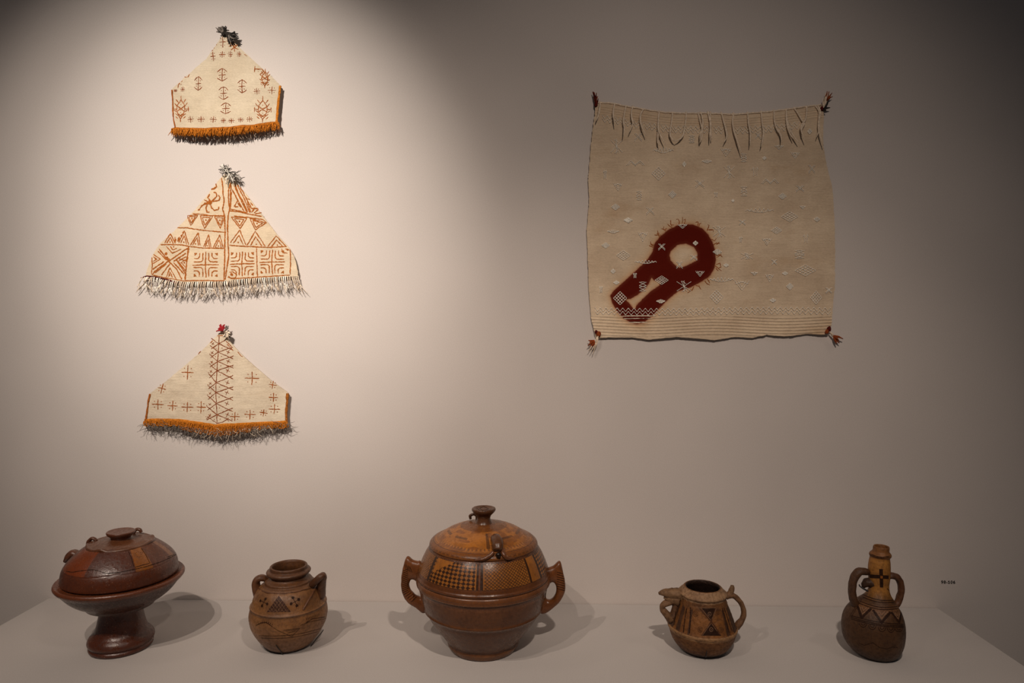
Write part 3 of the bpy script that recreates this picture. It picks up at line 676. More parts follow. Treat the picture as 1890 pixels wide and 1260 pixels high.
for (L, cv) in [([(345, 550, 110, 130, 'star'), (545, 468, 70, 75, 'x'), (520, 705, 170, 55, 'zig'), (735, 805, 125, 120, 'dia'), (238, 812, 36, 90, 'bar'), (358, 928, 85, 70, 'vee'), (555, 1010, 52, 80, 'hour'), (865, 1000, 75, 70, 'dia'),
      (335, 1115, 80, 60, 'dia'), (658, 1155, 75, 70, 'x'), (1120, 905, 85, 75, 'x'), (975, 718, 38, 50, 'dia'), (1185, 692, 80, 45, 'wide'), (780, 590, 165, 70, 'wide'), (1045, 485, 55, 65, 'hour'), (450, 1235, 70, 40, 'dia')], UL),
     ([(155, 605, 100, 75, 'vee'), (185, 790, 100, 115, 'star'), (322, 655, 55, 75, 'hour'), (428, 785, 65, 85, 'bar'), (800, 635, 80, 60, 'vee'), (955, 765, 65, 80, 'x'), (568, 872, 165, 55, 'zig'), (322, 970, 60, 85, 'hour'),
       (845, 945, 78, 60, 'x'), (62, 1000, 38, 50, 'bar'), (682, 1015, 75, 60, 'dia'), (470, 1148, 230, 55, 'wide'), (748, 1205, 155, 95, 'dia'), (1002, 1230, 60, 45, 'dia'), (222, 1055, 30, 30, 'dia'), (870, 1120, 55, 30, 'vee'),
       (455, 455, 55, 65, 'x'), (935, 412, 45, 50, 'dia'), (650, 560, 85, 40, 'vee'), (515, 660, 40, 35, 'dia')], UR),
     ([(290, 125, 90, 40, 'wide'), (545, 170, 80, 80, 'vee'), (225, 245, 70, 50, 'dia'), (378, 330, 120, 85, 'dia'), (570, 388, 165, 42, 'wide'), (708, 260, 60, 58, 'x'), (1000, 225, 45, 40, 'dia'), (478, 505, 36, 48, 'bar'),
       (545, 600, 62, 78, 'hour'), (708, 545, 115, 75, 'dia'), (350, 700, 115, 115, 'dia'), (900, 598, 125, 90, 'star'), (700, 728, 65, 45, 'wide'), (1038, 490, 75, 48, 'vee'), (862, 415, 55, 62, 'x'), (985, 352, 60, 48, 'x'),
       (290, 467, 42, 42, 'dia'), (318, 565, 55, 34, 'dia'), (185, 625, 32, 62, 'bar'), (888, 80, 85, 40, 'vee'), (420, 28, 80, 45, 'dia')], LL),
     ([(85, 125, 110, 95, 'star'), (70, 300, 80, 50, 'dia'), (285, 48, 55, 45, 'x'), (270, 195, 34, 52, 'bar'), (495, 212, 85, 58, 'vee'), (830, 185, 50, 75, 'bar'), (580, 115, 95, 60, 'dia'), (325, 337, 105, 52, 'star'), (778, 322, 85, 68, 'hour'),
       (145, 415, 48, 30, 'dia'), (388, 488, 62, 30, 'vee'), (522, 525, 72, 66, 'vee'), (828, 460, 180, 95, 'dia'), (655, 485, 52, 32, 'dia'), (105, 540, 190, 50, 'wide'), (283, 590, 125, 80, 'vee'), (697, 598, 62, 60, 'dia'),
       (62, 688, 115, 120, 'dia'), (922, 695, 98, 115, 'dia'), (1030, 635, 55, 50, 'x'), (560, 390, 45, 45, 'x'), (550, 718, 55, 35, 'dia')], LR)]:
    s = 5.04 if cv in (UL, UR) else 4.666
    for (x, y, w_, h_, k) in L:
        q = cv([(x, y)])[0]; stitch('embroidered_motif', q[0], q[1], w_ / s, h_ / s, k)
# zigzag rows: near the bottom and under the top edge
def zigrow(name, x0, x1, yf, amp, step):
    mb = MB(); x = x0; i = 0
    while x < x1:
        for o_ in (0, amp * .9):
            y0 = yf(x) + (amp if i % 2 else -amp) / 2; y1 = yf(x + step) + (-amp if i % 2 else amp) / 2
            for k in range(3):
                a = (k + .05) / 3; b = (k + .85) / 3
                A = sq.pt(x + step * a, y0 + (y1 - y0) * a + o_, .001); B_ = sq.pt(x + step * b, y0 + (y1 - y0) * b + o_, .001)
                mb.tube([A, (A + B_) / 2 + Vector((0, -.0008, 0)), B_], [.0006, .0011, .0006], n=2, ns=4)
        x += step; i += 1
    mb.build(name, M_ivory, sq.root)
zigrow('embroidered_zigzag_row', 1098, 1532, lambda x: 571 + 1.0 * math.sin(x / 60) - max(0, (x - 1380)) * .006, 7, 5.2)
tops = poly_at(t_top, np.linspace(0, 1, 200)); ty = lambda x: float(np.interp(x, tops[:, 0], tops[:, 1]))
for (a, b) in [(1112, 1128), (1136, 1164), (1170, 1186), (1190, 1214), (1220, 1240), (1243, 1262), (1266, 1290), (1296, 1308), (1318, 1334), (1358, 1382), (1386, 1406), (1410, 1430), (1434, 1452), (1458, 1476)]:
    zigrow('embroidered_border_patch', a, b, lambda x: ty(x) + 28 + (2 if x > 1400 else 0), 7, 4.6)
for y_, w_ in ((583.5, 1.5), (588, 1.3), (595.5, 1.6)):                      # pale wefts crossing the red dye
    sq.motif('woven_stripe', [[(x, y_ + 2.2 * math.sin((x - 1100) / 40 + 2.2) * .4) for x in range(1140, 1216, 4) if abs(x - 1178) < 40 - (y_ - 580) * 1.3]], (), w_, mat=M_tan, off=.0016)
# warp cords hanging over the front from the top edge
def cord(P, w0=2.9, off=.005, offend=.019):
    n = len(P); pts = []
    for i, (x, y) in enumerate(P):
        t = i / (n - 1); o_ = off * (1 if i else .4) + (offend - off) * t * t
        pts.append(sq.pt(x, y, o_))
    back = sq.pt(P[0][0], P[0][1] - 1.5, -.002); mb = MB(); k = .00149
    mb.tube([back] + pts, [w0 * .5 * k] * 3 + [w0 * .65 * k, w0 * .5 * k, w0 * .2 * k], n=22, ns=6)
    mb.build('warp_cord', M_tan, sq.root)
for L in [[(190, 145), (185, 200), (172, 270), (150, 330)], [(325, 160), (312, 225), (310, 290), (325, 370)], [(430, 180), (415, 250), (405, 330), (410, 390), (400, 480)], [(495, 182), (480, 240), (482, 300), (490, 350), (455, 440)],
 [(592, 208), (566, 260), (562, 320), (575, 390), (610, 470)], [(742, 228), (730, 300), (728, 400), (745, 460), (785, 550)], [(735, 300), (728, 420), (722, 520), (735, 560)],
          [(866, 240), (855, 320), (842, 400), (838, 460), (860, 505), (885, 520)], [(992, 240), (985, 320), (970, 400), (955, 460), (920, 500), (880, 518)],
          [(1128, 240), (1140, 300), (1140, 380), (1115, 450), (1105, 520)], [(1105, 245), (1118, 320), (1135, 400), (1128, 480), (1108, 530)], [(1196, 235), (1205, 300), (1215, 360), (1205, 440), (1200, 520)]]: cord(UL(L))
for L in [[(8, 238), (2, 320), (4, 420), (8, 500)], [(112, 240), (128, 320), (148, 400), (152, 470), (120, 530)], [(226, 245), (212, 330), (225, 420), (245, 500), (285, 630)], [(356, 240), (360, 330), (372, 440), (360, 560)],
          [(482, 232), (485, 330), (495, 420), (482, 500), (462, 570)], [(600, 222), (598, 320), (620, 400), (650, 460), (648, 530)], [(714, 210), (715, 300), (735, 390), (770, 470), (808, 530)], [(712, 240), (712, 340), (735, 440), (760, 500)],
          [(790, 196), (820, 250), (850, 310), (872, 345), (845, 400), (845, 450), (870, 515)], [(904, 182), (900, 240), (885, 310), (855, 350), (835, 400), (840, 460)], [(990, 180), (1015, 230), (1010, 310), (1005, 400), (975, 480)],
          [(1015, 185), (1030, 240), (1008, 330), (1005, 430), (1040, 560)]]: cord(UR(L))
mb = MB(); mb.tube([sq.pt(x, ty(x) + .8, .001) for x in np.linspace(1102, 1517, 24)], [.0022] * 4, n=160, ns=8, rough=.0014); mb.build('twisted_top_hem', M_tan, sq.root)
def yarns(name, P0, ends, w0, mat, off=.006, seed=1):
    rr = random.Random(seed); mb = MB(); k = .00149
    for (x, y) in ends:
        A = sq.pt(*P0, off); B_ = sq.pt(x, y, off + rr.uniform(-.003, .003)); Mm = (A + B_) / 2 + Vector((rr.uniform(-1, 1) * 1.5 * k, rr.uniform(-.003, .001), rr.uniform(-1, 1) * k))
        mb.tube([A, Mm, B_], [w0 * .4 * k, w0 * .6 * k, w0 * .25 * k], n=8, ns=6)
    return mb.build(name, mat, sq.root)
def knot(x, y, r, mat): mb = MB(); k = .00149; mb.blob(sq.pt(x, y, .004), r * k, r * k * .7, r * k * 1.2, 7, .002); mb.build('yarn_knot', mat, sq.root)
yarns('rust_corner_tassel', (1100, 196), [(1094, 169), (1097, 171), (1101, 171), (1103, 178), (1096, 180)], 2.6, M_rust, seed=1); knot(1100, 193, 3.2, M_darkred)
yarns('dark_corner_tassel', (1100, 196), [(1095, 170), (1100, 174), (1104, 182), (1098, 186)], 2.2, M_darkred, seed=2)
yarns('cream_corner_tassel', (1520, 201), [(1524, 171), (1528, 172), (1532, 174), (1518, 182)], 2.4, M_tan, seed=3); yarns('rust_corner_tassel', (1526, 186), [(1527, 168), (1531, 168), (1535, 172), (1537, 178), (1523, 176)], 2.4, M_rust, seed=4)
yarns('dark_corner_tassel', (1519, 202), [(1532, 199), (1528, 186), (1524, 205)], 2.8, M_black, seed=5); knot(1518, 200, 3.6, M_darkred)
knot(1105, 616, 4.5, M_rust); knot(1101, 612, 3, M_darkred)
yarns('cream_corner_tassel', (1104, 620), [(1090, 650), (1094, 655), (1100, 640), (1086, 648)], 1.8, M_tan, seed=6); yarns('rust_corner_tassel', (1097, 628), [(1086, 628), (1085, 638), (1089, 642), (1094, 640), (1088, 632)], 3.0, M_rust, seed=7)
knot(1531, 607, 4, M_darkred); knot(1527, 612, 3.4, M_rust)
yarns('cream_corner_tassel', (1531, 612), [(1538, 622), (1545, 626)], 2.6, M_tan, seed=8); yarns('rust_corner_tassel', (1538, 619), [(1556, 625), (1550, 633), (1548, 628), (1544, 634)], 3.2, M_rust, seed=9)

# ------------------------------------------------------------------ pots
class Pot:
    """rings are (half width px, centre y px[, centre x px]) read at the pot's axis; base sits on the plinth"""
    def __init__(s, name, label, cx, yb):
        s.cx = cx; s.base = on_z(cx, yb, SHELF); s.root = empty(name, s.base); tag(s.root, label, 'vessel')
        s.depth = (s.base - CO).dot(FWD); s.k = s.depth / F
        u_ = (cx - CX) / F; s.kw = s.k / math.sqrt(1 + u_ * u_)
        s.bvh = []
        s.fd = Vector((s.base.x - CO.x, s.base.y - CO.y, 0)).normalized()      # towards the pot, level
    def p(s, px, py, dy=0.0):
        """pixel -> point on the plane through the axis, square to the lens, dy metres nearer (-) or farther (+)"""
        d = ray(px, py); t = s.depth / d.dot(FWD); q = CO + d * t
        if dy:
            q = CO + d * (t * (1 + dy / s.depth))
        return q
    def ring(s, r):
        cx = r[2] if len(r) > 2 else s.cx
        q = s.p(cx, r[1]); return (r[0] * s.kw, q.z, cx and (q.x - s.base.x if len(r) > 2 else 0.0))
    def lathe(s, name, rings, mat, parent=None, nt=360, sub=5, paint=None, disp=None, close=(True, True), base=None, sharp=None, warp=None):
        Rg = [s.ring(r) for r in rings]
        A = np.array(Rg)
        m = len(A) - 1; T = []
        pts = [Vector((a[0], a[1], a[2])) for a in A]
        C = []
        for i in range(m):   # centripetal-ish: blend spline with straight to avoid overshoot
            p0 = pts[max(i - 1, 0)]; p1 = pts[i]; p2 = pts[i + 1]; p3 = pts[min(i + 2, m)]
            l = (p2 - p1).length
            m1 = (p2 - p0) / max((p2 - p1).length + (p1 - p0).length, 1e-9) * l; m2_ = (p3 - p1) / max((p3 - p2).length + l, 1e-9) * l
            n = max(2, int(sub))
            for k in range(n):
                u = k / n; h = (2 * u**3 - 3 * u**2 + 1) * p1 + (u**3 - 2 * u**2 + u) * m1 + (-2 * u**3 + 3 * u**2) * p2 + (u**3 - u**2) * m2_
                C.append(h); T.append(i + u)
        C.append(pts[-1]); T.append(m)
        C = np.array([tuple(c) for c in C]); T = np.array(T); r = np.maximum(C[:, 0], 0.0005)
        if close[0]: C = np.vstack([[0.0005, C[0, 1], C[0, 2]], C]); r = C[:, 0]; T = np.concatenate([[T[0]], T])
        if close[1]: C = np.vstack([C, [0.0005, C[-1, 1], C[-1, 2]]]); r = C[:, 0]; T = np.concatenate([T, [T[-1]]])
        az = math.atan2(CO.x - s.base.x, s.base.y - CO.y); th = np.linspace(-np.pi, np.pi, nt, endpoint=False)
        TH, RR = np.meshgrid(th, r); TT = np.repeat(T[:, None], nt, 1)
        ZZ = np.repeat(C[:, 1][:, None], nt, 1); XO = np.repeat(C[:, 2][:, None], nt, 1)
        d = np.zeros_like(RR)
        if disp: d = disp(TH, TT, RR, ZZ)
        # uneven hand-built wall
        d = d + s.k * .5 * np.sin(TH * 2 + ZZ * 40) * np.clip(RR / .02, 0, 1) * .6
        X_ = s.base.x + XO + (RR + d) * np.sin(TH + az); Y_ = s.base.y - (RR + d) * np.cos(TH + az); Zs = ZZ.copy()
        if warp: Zs = Zs + warp(TH, TT, RR)
        P = np.stack([X_, Y_, Zs], -1)
        me = grid_mesh(P[::-1].copy(), True)
        if paint is not None:
            c = paint(TH, TT, RR, ZZ) if callable(paint) else np.broadcast_to(np.array(paint), TH.shape + (3,))
            set_color(me, c[::-1].reshape(-1, 3))
        s.bvh.append(BVHTree.FromPolygons([v.co.copy() for v in me.vertices], [tuple(p_.vertices) for p_ in me.polygons]) if nt * len(r) < 400000 else None)
        o = link(name, me, mat, parent or s.root)
        return o
    def tube(s, name, pts, rad, mat, parent=None, color=(.2, .08, .03), depth=1.0, n=24, ns=14, rough=.0006, square=0.0, up=(0, 1, 0)):
        mb = MB(); P = [s.p(*q) for q in pts]; mb.tube(P, [r * s.k for r in rad], n=n, ns=ns, depth=depth, rough=rough, square=square, up=Vector(up))
        o = mb.build(name, mat, parent or s.root); set_color(o.data, np.tile(np.array(color), (len(o.data.vertices), 1))); return o
    def drape(s, name, strokes, wpx, mat, parent=None, dots=(), off=.0004, jit=.2, idx=None):
        """paint lines laid on the pot's surface (found by casting from the eye)"""
        if name.endswith('s') and name[:-1] in ('painted_stripe', 'painted_ring', 'painted_scallop', 'painted_shoulder_line', 'painted_belly_line', 'painted_side_line', 'painted_neck_line', 'painted_line'):
            for st in strokes: s.drape(name[:-1], [st], wpx, mat, parent, (), off, jit, idx)
            if dots: s.drape('painted_dot', [], wpx, mat, parent, dots, off)
            return
        mb = MB()
        def hit(px, py):
            d = ray(px, py); best = None
            for i, b in enumerate(s.bvh):
                if b is None or (idx is not None and i not in idx): continue
                h = b.ray_cast(CO, d)
                if h[0] is not None and (best is None or h[3] < best[3]): best = h
            if best is None: return None
            n = best[1] if best[1].dot(d) < 0 else -best[1]
            return best[0] + n * off, n
        for st in strokes:
            L = []
            for i in range(len(st) - 1):
                a = Vector((*st[i][:2], 0)); b = Vector((*st[i + 1][:2], 0)); n = max(1, int((b - a).length / 1.5))
                for k in range(n): L.append(a.lerp(b, k / n))
            L.append(Vector((*st[-1][:2], 0)))
            H = [h for h in (hit(q.x, q.y) for q in L) if h]
            if len(H) > 1: mb.ribbon([h[0] for h in H], [h[1] for h in H], wpx * s.k, jit)
        for dd_ in dots:
            h = hit(dd_[0], dd_[1])
            if h: mb.disc(h[0], h[1], (dd_[2] if len(dd_) > 2 else .8) * s.k)
        if mb.v: return mb.build(name, mat, parent or s.root, smooth=False)
def lerp3(a, b, t): return np.array(a) * (1 - t[..., None]) + np.array(b) * t[..., None]
def mixm(c, col, mask):
    m = np.clip(mask.astype(float), 0, 1)[..., None]; return c * (1 - m) + np.array(col) * m
def band_t(T, a, b): return (T >= a) & (T < b)
M_ink = thread('dark_slip_paint', (.028, .012, .007), .3, .5)
M_crack = thread('crack_shadow_clay', (.02, .009, .005), .2, .8)
M_ochre_p = thread('ochre_slip_paint', (.26, .085, .018), .3, .45)

# ---- 1 footed dish with lid
z = lambda a, b: (a / 4.5 + 80, b / 4.5 + 950)
tz = Pot('lidded_pedestal_dish', 'glossy reddish-brown lidded dish on a flared foot, leftmost vessel on the plinth', 224, 1192)
RB, RD = (.115, .032, .013), (.055, .017, .009)
tz.lathe('pedestal', [(54, 1192), (60, 1190.5), (61.5, 1186), (59, 1182.5), (62, 1180), (63.5, 1175.5), (60, 1168), (52, 1161), (48, 1154), (44, 1140), (41.5, 1127), (41, 1118), (44, 1110)], M_taz, nt=240, paint=(.085, .024, .011))
def pt_b(TH, T, RR, ZZ):
    c = np.broadcast_to(np.array(RD), TH.shape + (3,)).copy(); c = mixm(c, (.12, .075, .05), .55 * band_t(T, 1, 6) * np.clip(-np.sin(TH) * 1.2, 0, 1) )
    return mixm(c, (.15, .045, .018), band_t(T, 8, 30))
tz.lathe('bowl', [(40, 1114), (64, 1114), (67, 1111.5), (70, 1108), (88, 1098), (100, 1089), (106, 1083), (113, 1075), (118.5, 1070.5), (122.5, 1066), (122.5, 1063), (120, 1060.5), (116, 1061), (112, 1062)], M_taz, nt=300, paint=pt_b)
def pt_l(TH, T, RR, ZZ):
    c = np.broadcast_to(np.array((.105, .030, .013)), TH.shape + (3,)).copy(); D = np.degrees(TH)
    up = band_t(T, 4.2, 8.2)
    c = mixm(c, (.19, .045, .012), up * (D > -85) * (D < -38)); c = mixm(c, (.095, .035, .026), up * (D > -38) * (D < 14))
    c = mixm(c, (.26, .095, .018), up * (D > 15) * (D < 34)); c = mixm(c, (.11, .032, .014), up * (D > 34) * (D < 66)); c = mixm(c, (.30, .15, .085), .7 * up * (D > 66) * (D < 76))
    return mixm(c, (.15, .05, .022), band_t(T, 9, 30))
lid = tz.lathe('lid', [(108, 1060), (110, 1058), (109.5, 1051), (108, 1042), (104.5, 1034), (98, 1025.5), (88, 1016.5), (74, 1006.5), (62, 1000), (40, 996)], M_taz, nt=420, sub=8, paint=pt_l,
      disp=lambda TH, T, RR, ZZ: -.0011 * np.exp(-((T - 4.15 - .22 * np.sin(TH * 3 + 1.2) * (TH < 0)) / .06) ** 2))
def crinkle(TH, T, RR):
    e = np.clip((RR / tz.k - 35) / 22, 0, 1); f = 0
    for a, w_, h_ in ((-92, 11, 7.5), (-38, 10, 6), (-22, 8, -3), (62, 12, 5), (100, 9, 5.5), (150, 14, 4)): f = f + h_ * np.exp(-((np.degrees(TH) - a) / w_) ** 2)
    return e * (f * .5 + .3 * np.sin(TH * 9)) * tz.k
tp = tz.lathe('top_plate', [(59, 1006), (63.5, 1003), (64, 1000), (62, 997.8), (57, 998.3), (45, 995.5), (30, 993.5), (20, 992)], M_taz, lid, nt=300, paint=(.13, .052, .026), warp=crinkle, disp=lambda TH, T, RR, ZZ: tz.k * .6 * np.sin(TH * 5 + 1) * np.clip((RR / tz.k - 40) / 15, 0, 1))
tz.lathe('knob', [(20, 994), (19, 991), (20.5, 988), (26, 984), (27.8, 980.5), (26.5, 978.5), (20, 979.5), (8, 980)], M_taz, lid, nt=160, paint=(.13, .045, .022))
tz.tube('lug', [(*z(188, 385),), (*z(218, 345),), (*z(248, 318),), (*z(278, 325),), (*z(300, 350),)], [4.5, 7.0, 6.6, 6.2, 5], M_taz, lid, (.13, .05, .028), 1.5, rough=.001)
tz.tube('lug', [(*z(365, 260),), (*z(378, 222),), (*z(400, 196),), (*z(425, 200),), (*z(440, 215),)], [2.5, 3.4, 3.0, 2.8, 2.5], M_taz, lid, (.13, .05, .028), 1.3, rough=.0008)
tz.tube('lug', [(*z(750, 150), .05), (*z(770, 122), .05), (*z(800, 122), .05), (*z(815, 145), .05)], [2.5, 3.0, 3.0, 2.5], M_taz, lid, (.12, .045, .024), 1.3, rough=.0008)
tz.drape('painted_panel_dots', [], 1, M_ink, lid, [(*z(x, y), .55) for x, y in [(775, 312), (790, 308), (805, 315), (770, 330), (788, 326), (806, 332), (818, 328), (780, 345), (798, 348), (762, 320), (812, 345)]])
tz.drape('painted_lines', [[z(705, 300), z(728, 350), z(752, 430)], [z(812, 275), z(850, 330), z(885, 400)], [z(760, 435), z(830, 415), z(880, 402)], [z(1030, 350), z(1070, 335), z(1115, 322)]], 1.0, M_ink, lid)
tz.drape('crack', [[z(190, 468), z(240, 476), z(300, 466), z(400, 455), z(450, 462), z(500, 480), z(530, 486), z(620, 478), z(740, 455), z(850, 430), z(980, 388), z(1060, 352), z(1125, 318)]], 1.1, M_crack, lid, jit=.5)

# ---- 2 two-handled jar
z = lambda a, b: (a / 6 + 440, b / 6 + 1010)
jr = Pot('two_handled_jar', 'brown open-mouthed clay jar with shoulder lugs, second vessel from the left', 533, 1189)
def pj(TH, T, RR, ZZ):
    c = np.broadcast_to(np.array((.21, .105, .046)), TH.shape + (3,)).copy()
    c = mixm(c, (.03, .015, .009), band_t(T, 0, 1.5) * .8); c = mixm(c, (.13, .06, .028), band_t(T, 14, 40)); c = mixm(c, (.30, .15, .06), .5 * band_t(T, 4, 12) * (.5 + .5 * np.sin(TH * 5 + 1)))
    c = mixm(c, (.04, .018, .012), .6 * band_t(T, 8.6, 9.3)); return c
def dj(TH, T, RR, ZZ):
    d = -.0009 * np.exp(-((T - 5.0) / .1) ** 2) - .0009 * np.exp(-((T - 5.35) / .1) ** 2)
    return d + .0004 * np.sin(TH * 160) * band_t(T, 7.8, 8.5) + .0007 * np.sin(TH * 110) * np.exp(-((T - 11.2) / .3) ** 2)
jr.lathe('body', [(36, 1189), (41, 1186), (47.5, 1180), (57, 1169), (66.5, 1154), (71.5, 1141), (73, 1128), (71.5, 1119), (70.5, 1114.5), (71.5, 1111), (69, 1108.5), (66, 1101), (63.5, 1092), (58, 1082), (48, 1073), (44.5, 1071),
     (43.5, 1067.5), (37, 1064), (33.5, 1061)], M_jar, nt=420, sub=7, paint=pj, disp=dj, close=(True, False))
jr.lathe('rim', [(30, 1066), (33.5, 1061), (35.5, 1058), (40, 1055), (41.5, 1052), (39.5, 1049.5), (35.5, 1048), (35, 1045), (34.5, 1042.5), (32.5, 1041.5), (30.5, 1043), (29.5, 1047), (29, 1056), (33, 1066), (50, 1080), (60, 1110), (55, 1150), (20, 1180)],
     M_jar, nt=240, sub=5, paint=(.115, .052, .025), close=(False, True))
jr.tube('handle', [(*z(345, 385),), (*z(310, 348), -.005), (*z(248, 335), -.01), (*z(202, 365), -.01), (*z(195, 425), -.01), (*z(208, 490), -.01), (*z(228, 580), .004)], [4, 5, 5.8, 6.6, 7, 7, 6], M_jar, None, (.12, .052, .025), 1.6, n=30)
jr.tube('handle', [(*z(820, 405), -.02), (*z(860, 370), -.028), (*z(905, 328), -.03), (*z(938, 312), -.026), (*z(935, 355), -.02), (*z(920, 430), -.012), (*z(915, 540), -.004)], [6, 6.4, 6, 5.4, 6.5, 8, 8], M_jar, None, (.10, .044, .022), 1.3, n=30)
def on_pot(pot, px, py, out=0.0):
    d = ray(px, py); best = None
    for b in pot.bvh:
        if b:
            h = b.ray_cast(CO, d)
            if h[0] is not None and (best is None or h[3] < best[3]): best = h
    if best is None: return pot.p(px, py)
    n = best[1] if best[1].dot(d) < 0 else -best[1]
    return best[0] + n * out
def surf_tube(pot, name, pts, rad, mat, parent=None, color=(.1, .05, .02), out=.0, n=30, ns=10, rough=.0005):
    mb = MB(); P = [on_pot(pot, *q, out) for q in pts]; mb.tube(P, [r * pot.k for r in rad], n=n, ns=ns, rough=rough)
    o = mb.build(name, mat, parent or pot.root); set_color(o.data, np.tile(np.array(color), (len(o.data.vertices), 1))); return o
surf_tube(jr, 'applied_ridge', [z(888, 385), z(850, 450), z(800, 545), z(755, 620), z(712, 692)], [3.4, 2.4, 1.8, 1.8, 1.6], M_jar, None, (.16, .07, .034), .0006)
surf_tube(jr, 'shoulder_cord', [z(225, 455), z(290, 490), z(360, 503), z(450, 508), z(560, 500), z(660, 484), z(760, 458), z(840, 425)], [1.6] * 4, M_jar, None, (.15, .072, .04), .0004, 60, 8, .0012)
tri_ = [z(448, 535), z(315, 715), z(580, 712)]
def fill_tri(pot, name, A, B, C, mat, off=.0005, n=16):
    vs = []; fs = []; idx = {}
    for i in range(n + 1):
        for j in range(n + 1 - i):
            a, b = i / n, j / n; c = 1 - a - b; q = (A[0] * c + B[0] * a + C[0] * b, A[1] * c + B[1] * a + C[1] * b)
            idx[i, j] = len(vs); vs.append(on_pot(pot, q[0], q[1], off))
    for i in range(n):
        for j in range(n - i):
            fs.append((idx[i, j], idx[i + 1, j], idx[i, j + 1]))
            if j < n - i - 1: fs.append((idx[i + 1, j], idx[i + 1, j + 1], idx[i, j + 1]))
    return link(name, mesh(vs, fs), mat, pot.root)
M_dusk = thread('brown_slip_paint', (.055, .026, .018), .35, .4)
M_umber = thread('umber_slip_paint', (.075, .03, .014), .35, .5)
M_tanline = thread('scratched_tan_line', (.22, .12, .07), .3, .7)
fill_tri(jr, 'painted_triangle', *tri_, M_dusk)
hat = []
for k in np.linspace(.15, .85, 6):
    A, B, C = [np.array(q) for q in tri_]
    hat += [[tuple(A + (B - A) * k), tuple(C + (B - C) * k)], [tuple(A + (C - A) * k), tuple(B + (C - B) * k)]]
jr.drape('painted_hatching', hat, .5, M_tanline, off=.0008)
def rosette(pot, cx, cy, r, arms, rot, conv, name='painted_rosette'):
    st = []; dt = []
    for k in range(arms):
        a = rot + 2 * math.pi * k / arms; e = (cx + r * math.cos(a), cy + r * math.sin(a)); st.append([conv(cx, cy), conv(*e)]); dt.append((*conv(*e), 2.6))
    pot.drape(name, st, .9, M_ink, None, dt, off=.0006)
rosette(jr, 283, 607, 42, 4, .45, z); rosette(jr, 625, 600, 48, 4, -.5, z)
jr.drape('painted_feather', [[z(195, 865), z(250, 835), z(310, 830), z(380, 880)]] + [[z(210 + i * 20, 862 - 20 * math.sin(i / 8 * 3.1)), z(205 + i * 22, 845 - 30 * math.sin(i / 8 * 3.1))] for i in range(9)], 1.1, M_ink)
jr.drape('painted_feather', [[z(750, 830), z(820, 790), z(960, 768)]] + [[z(760 + i * 16, 805 - i * 5), z(752 + i * 17, 780 - i * 6)] for i in range(9)], 1.0, M_ink)
jr.drape('incised_band', [[z(x, 975 + 40 * math.sin((x - 220) / 760 * math.pi) - (x - 220) * .13) for x in range(225, 940, 30)], [z(x, 1000 + 40 * math.sin((x - 240) / 720 * math.pi) - (x - 240) * .13) for x in range(245, 900, 30)]], .7, M_ink)
jr.drape('incised_lines', [[z(385, 885), z(450, 925), z(590, 985), z(680, 895)], [z(500, 915), z(680, 893)], [z(520, 925), z(660, 908)], [z(540, 945), z(640, 925)], [z(685, 862), z(780, 825), z(980, 785)]], .7, M_ink)
rt = empty('wire_mount', on_z(520, 1205, SHELF)); tag(rt, 'thin black wire clips holding the base of the open-mouthed brown jar', 'mount')
def prong(root, pot, pts, name='prong', w=1.2, outs=None):
    mb = MB(); P = [on_pot(pot, *q, .0016) for q in pts[:-1]]; e = on_z(*pts[-1], SHELF + w * .5 * pot.k + .0002); P.append(e)
    mb.tube(P, [w * pot.k * .6] * 2, n=14, ns=8); return mb.build(name, M_wire, root)
prong(rt, jr, [z(418, 1072), z(440, 1105), z(470, 1140), z(490, 1183)]); prong(rt, jr, [z(942, 910), z(915, 950), z(880, 990), z(800, 1095)])

# ---- 3 big lidded pot
z = lambda a, b: (a / 3.938 + 720, b / 3.938 + 910)
bp = Pot('lidded_tureen', 'large round brown lidded clay pot with two pointed ear handles', 892, 1192)
def pb(TH, T, RR, ZZ):
    c = np.broadcast_to(np.array((.125, .050, .020)), TH.shape + (3,)).copy()
    c = mixm(c, (.045, .02, .011), .8 * np.exp(-((T - 4.2) / .5) ** 2)); c = mixm(c, (.19, .09, .045), .6 * band_t(T, 1, 3.2)); c = mixm(c, (.26, .12, .06), .9 * np.exp(-((T - 10.6) / .28) ** 2)); c = mixm(c, (.04, .018, .01), .7 * np.exp(-((T - 11.15) / .2) ** 2))  # belly ridge painted lighter as a lit line
    c = mixm(c, (.165, .068, .030), band_t(T, 14.6, 20)); c = mixm(c, (.24, .11, .055), .7 * np.exp(-((T - 16.9) / .25) ** 2)); c = mixm(c, (.035, .016, .01), .8 * np.exp(-((T - 16.2) / .10) ** 2)); c = mixm(c, (.045, .02, .012), .7 * np.exp(-((T - 12.9) / .05) ** 2))
    return c
bp.lathe('body', [(57, 1192), (61, 1190.5), (64.5, 1185), (66, 1181), (65.5, 1177), (68, 1173), (76, 1163), (88, 1147), (99, 1131), (104, 1122), (107.5, 1118.5), (109.3, 1116.3), (108.3, 1113), (112, 1101), (115, 1088), (117, 1078), (119, 1073.5), (122.5, 1070),
     (123.5, 1065.5), (122.5, 1060.5), (120, 1058), (112, 1058)], M_tur, nt=400, sub=6, paint=pb,
     disp=lambda TH, T, RR, ZZ: -.0008 * np.exp(-((T - 12.9) / .06) ** 2) - .0006 * np.exp(-((T - 13.2) / .05) ** 2) - .0014 * np.exp(-((T - 16.2) / .12) ** 2) - .0010 * np.exp(-((T - 17.6) / .12) ** 2))
OC, BR, DK = (.33, .135, .030), (.125, .048, .020), (.040, .018, .011)
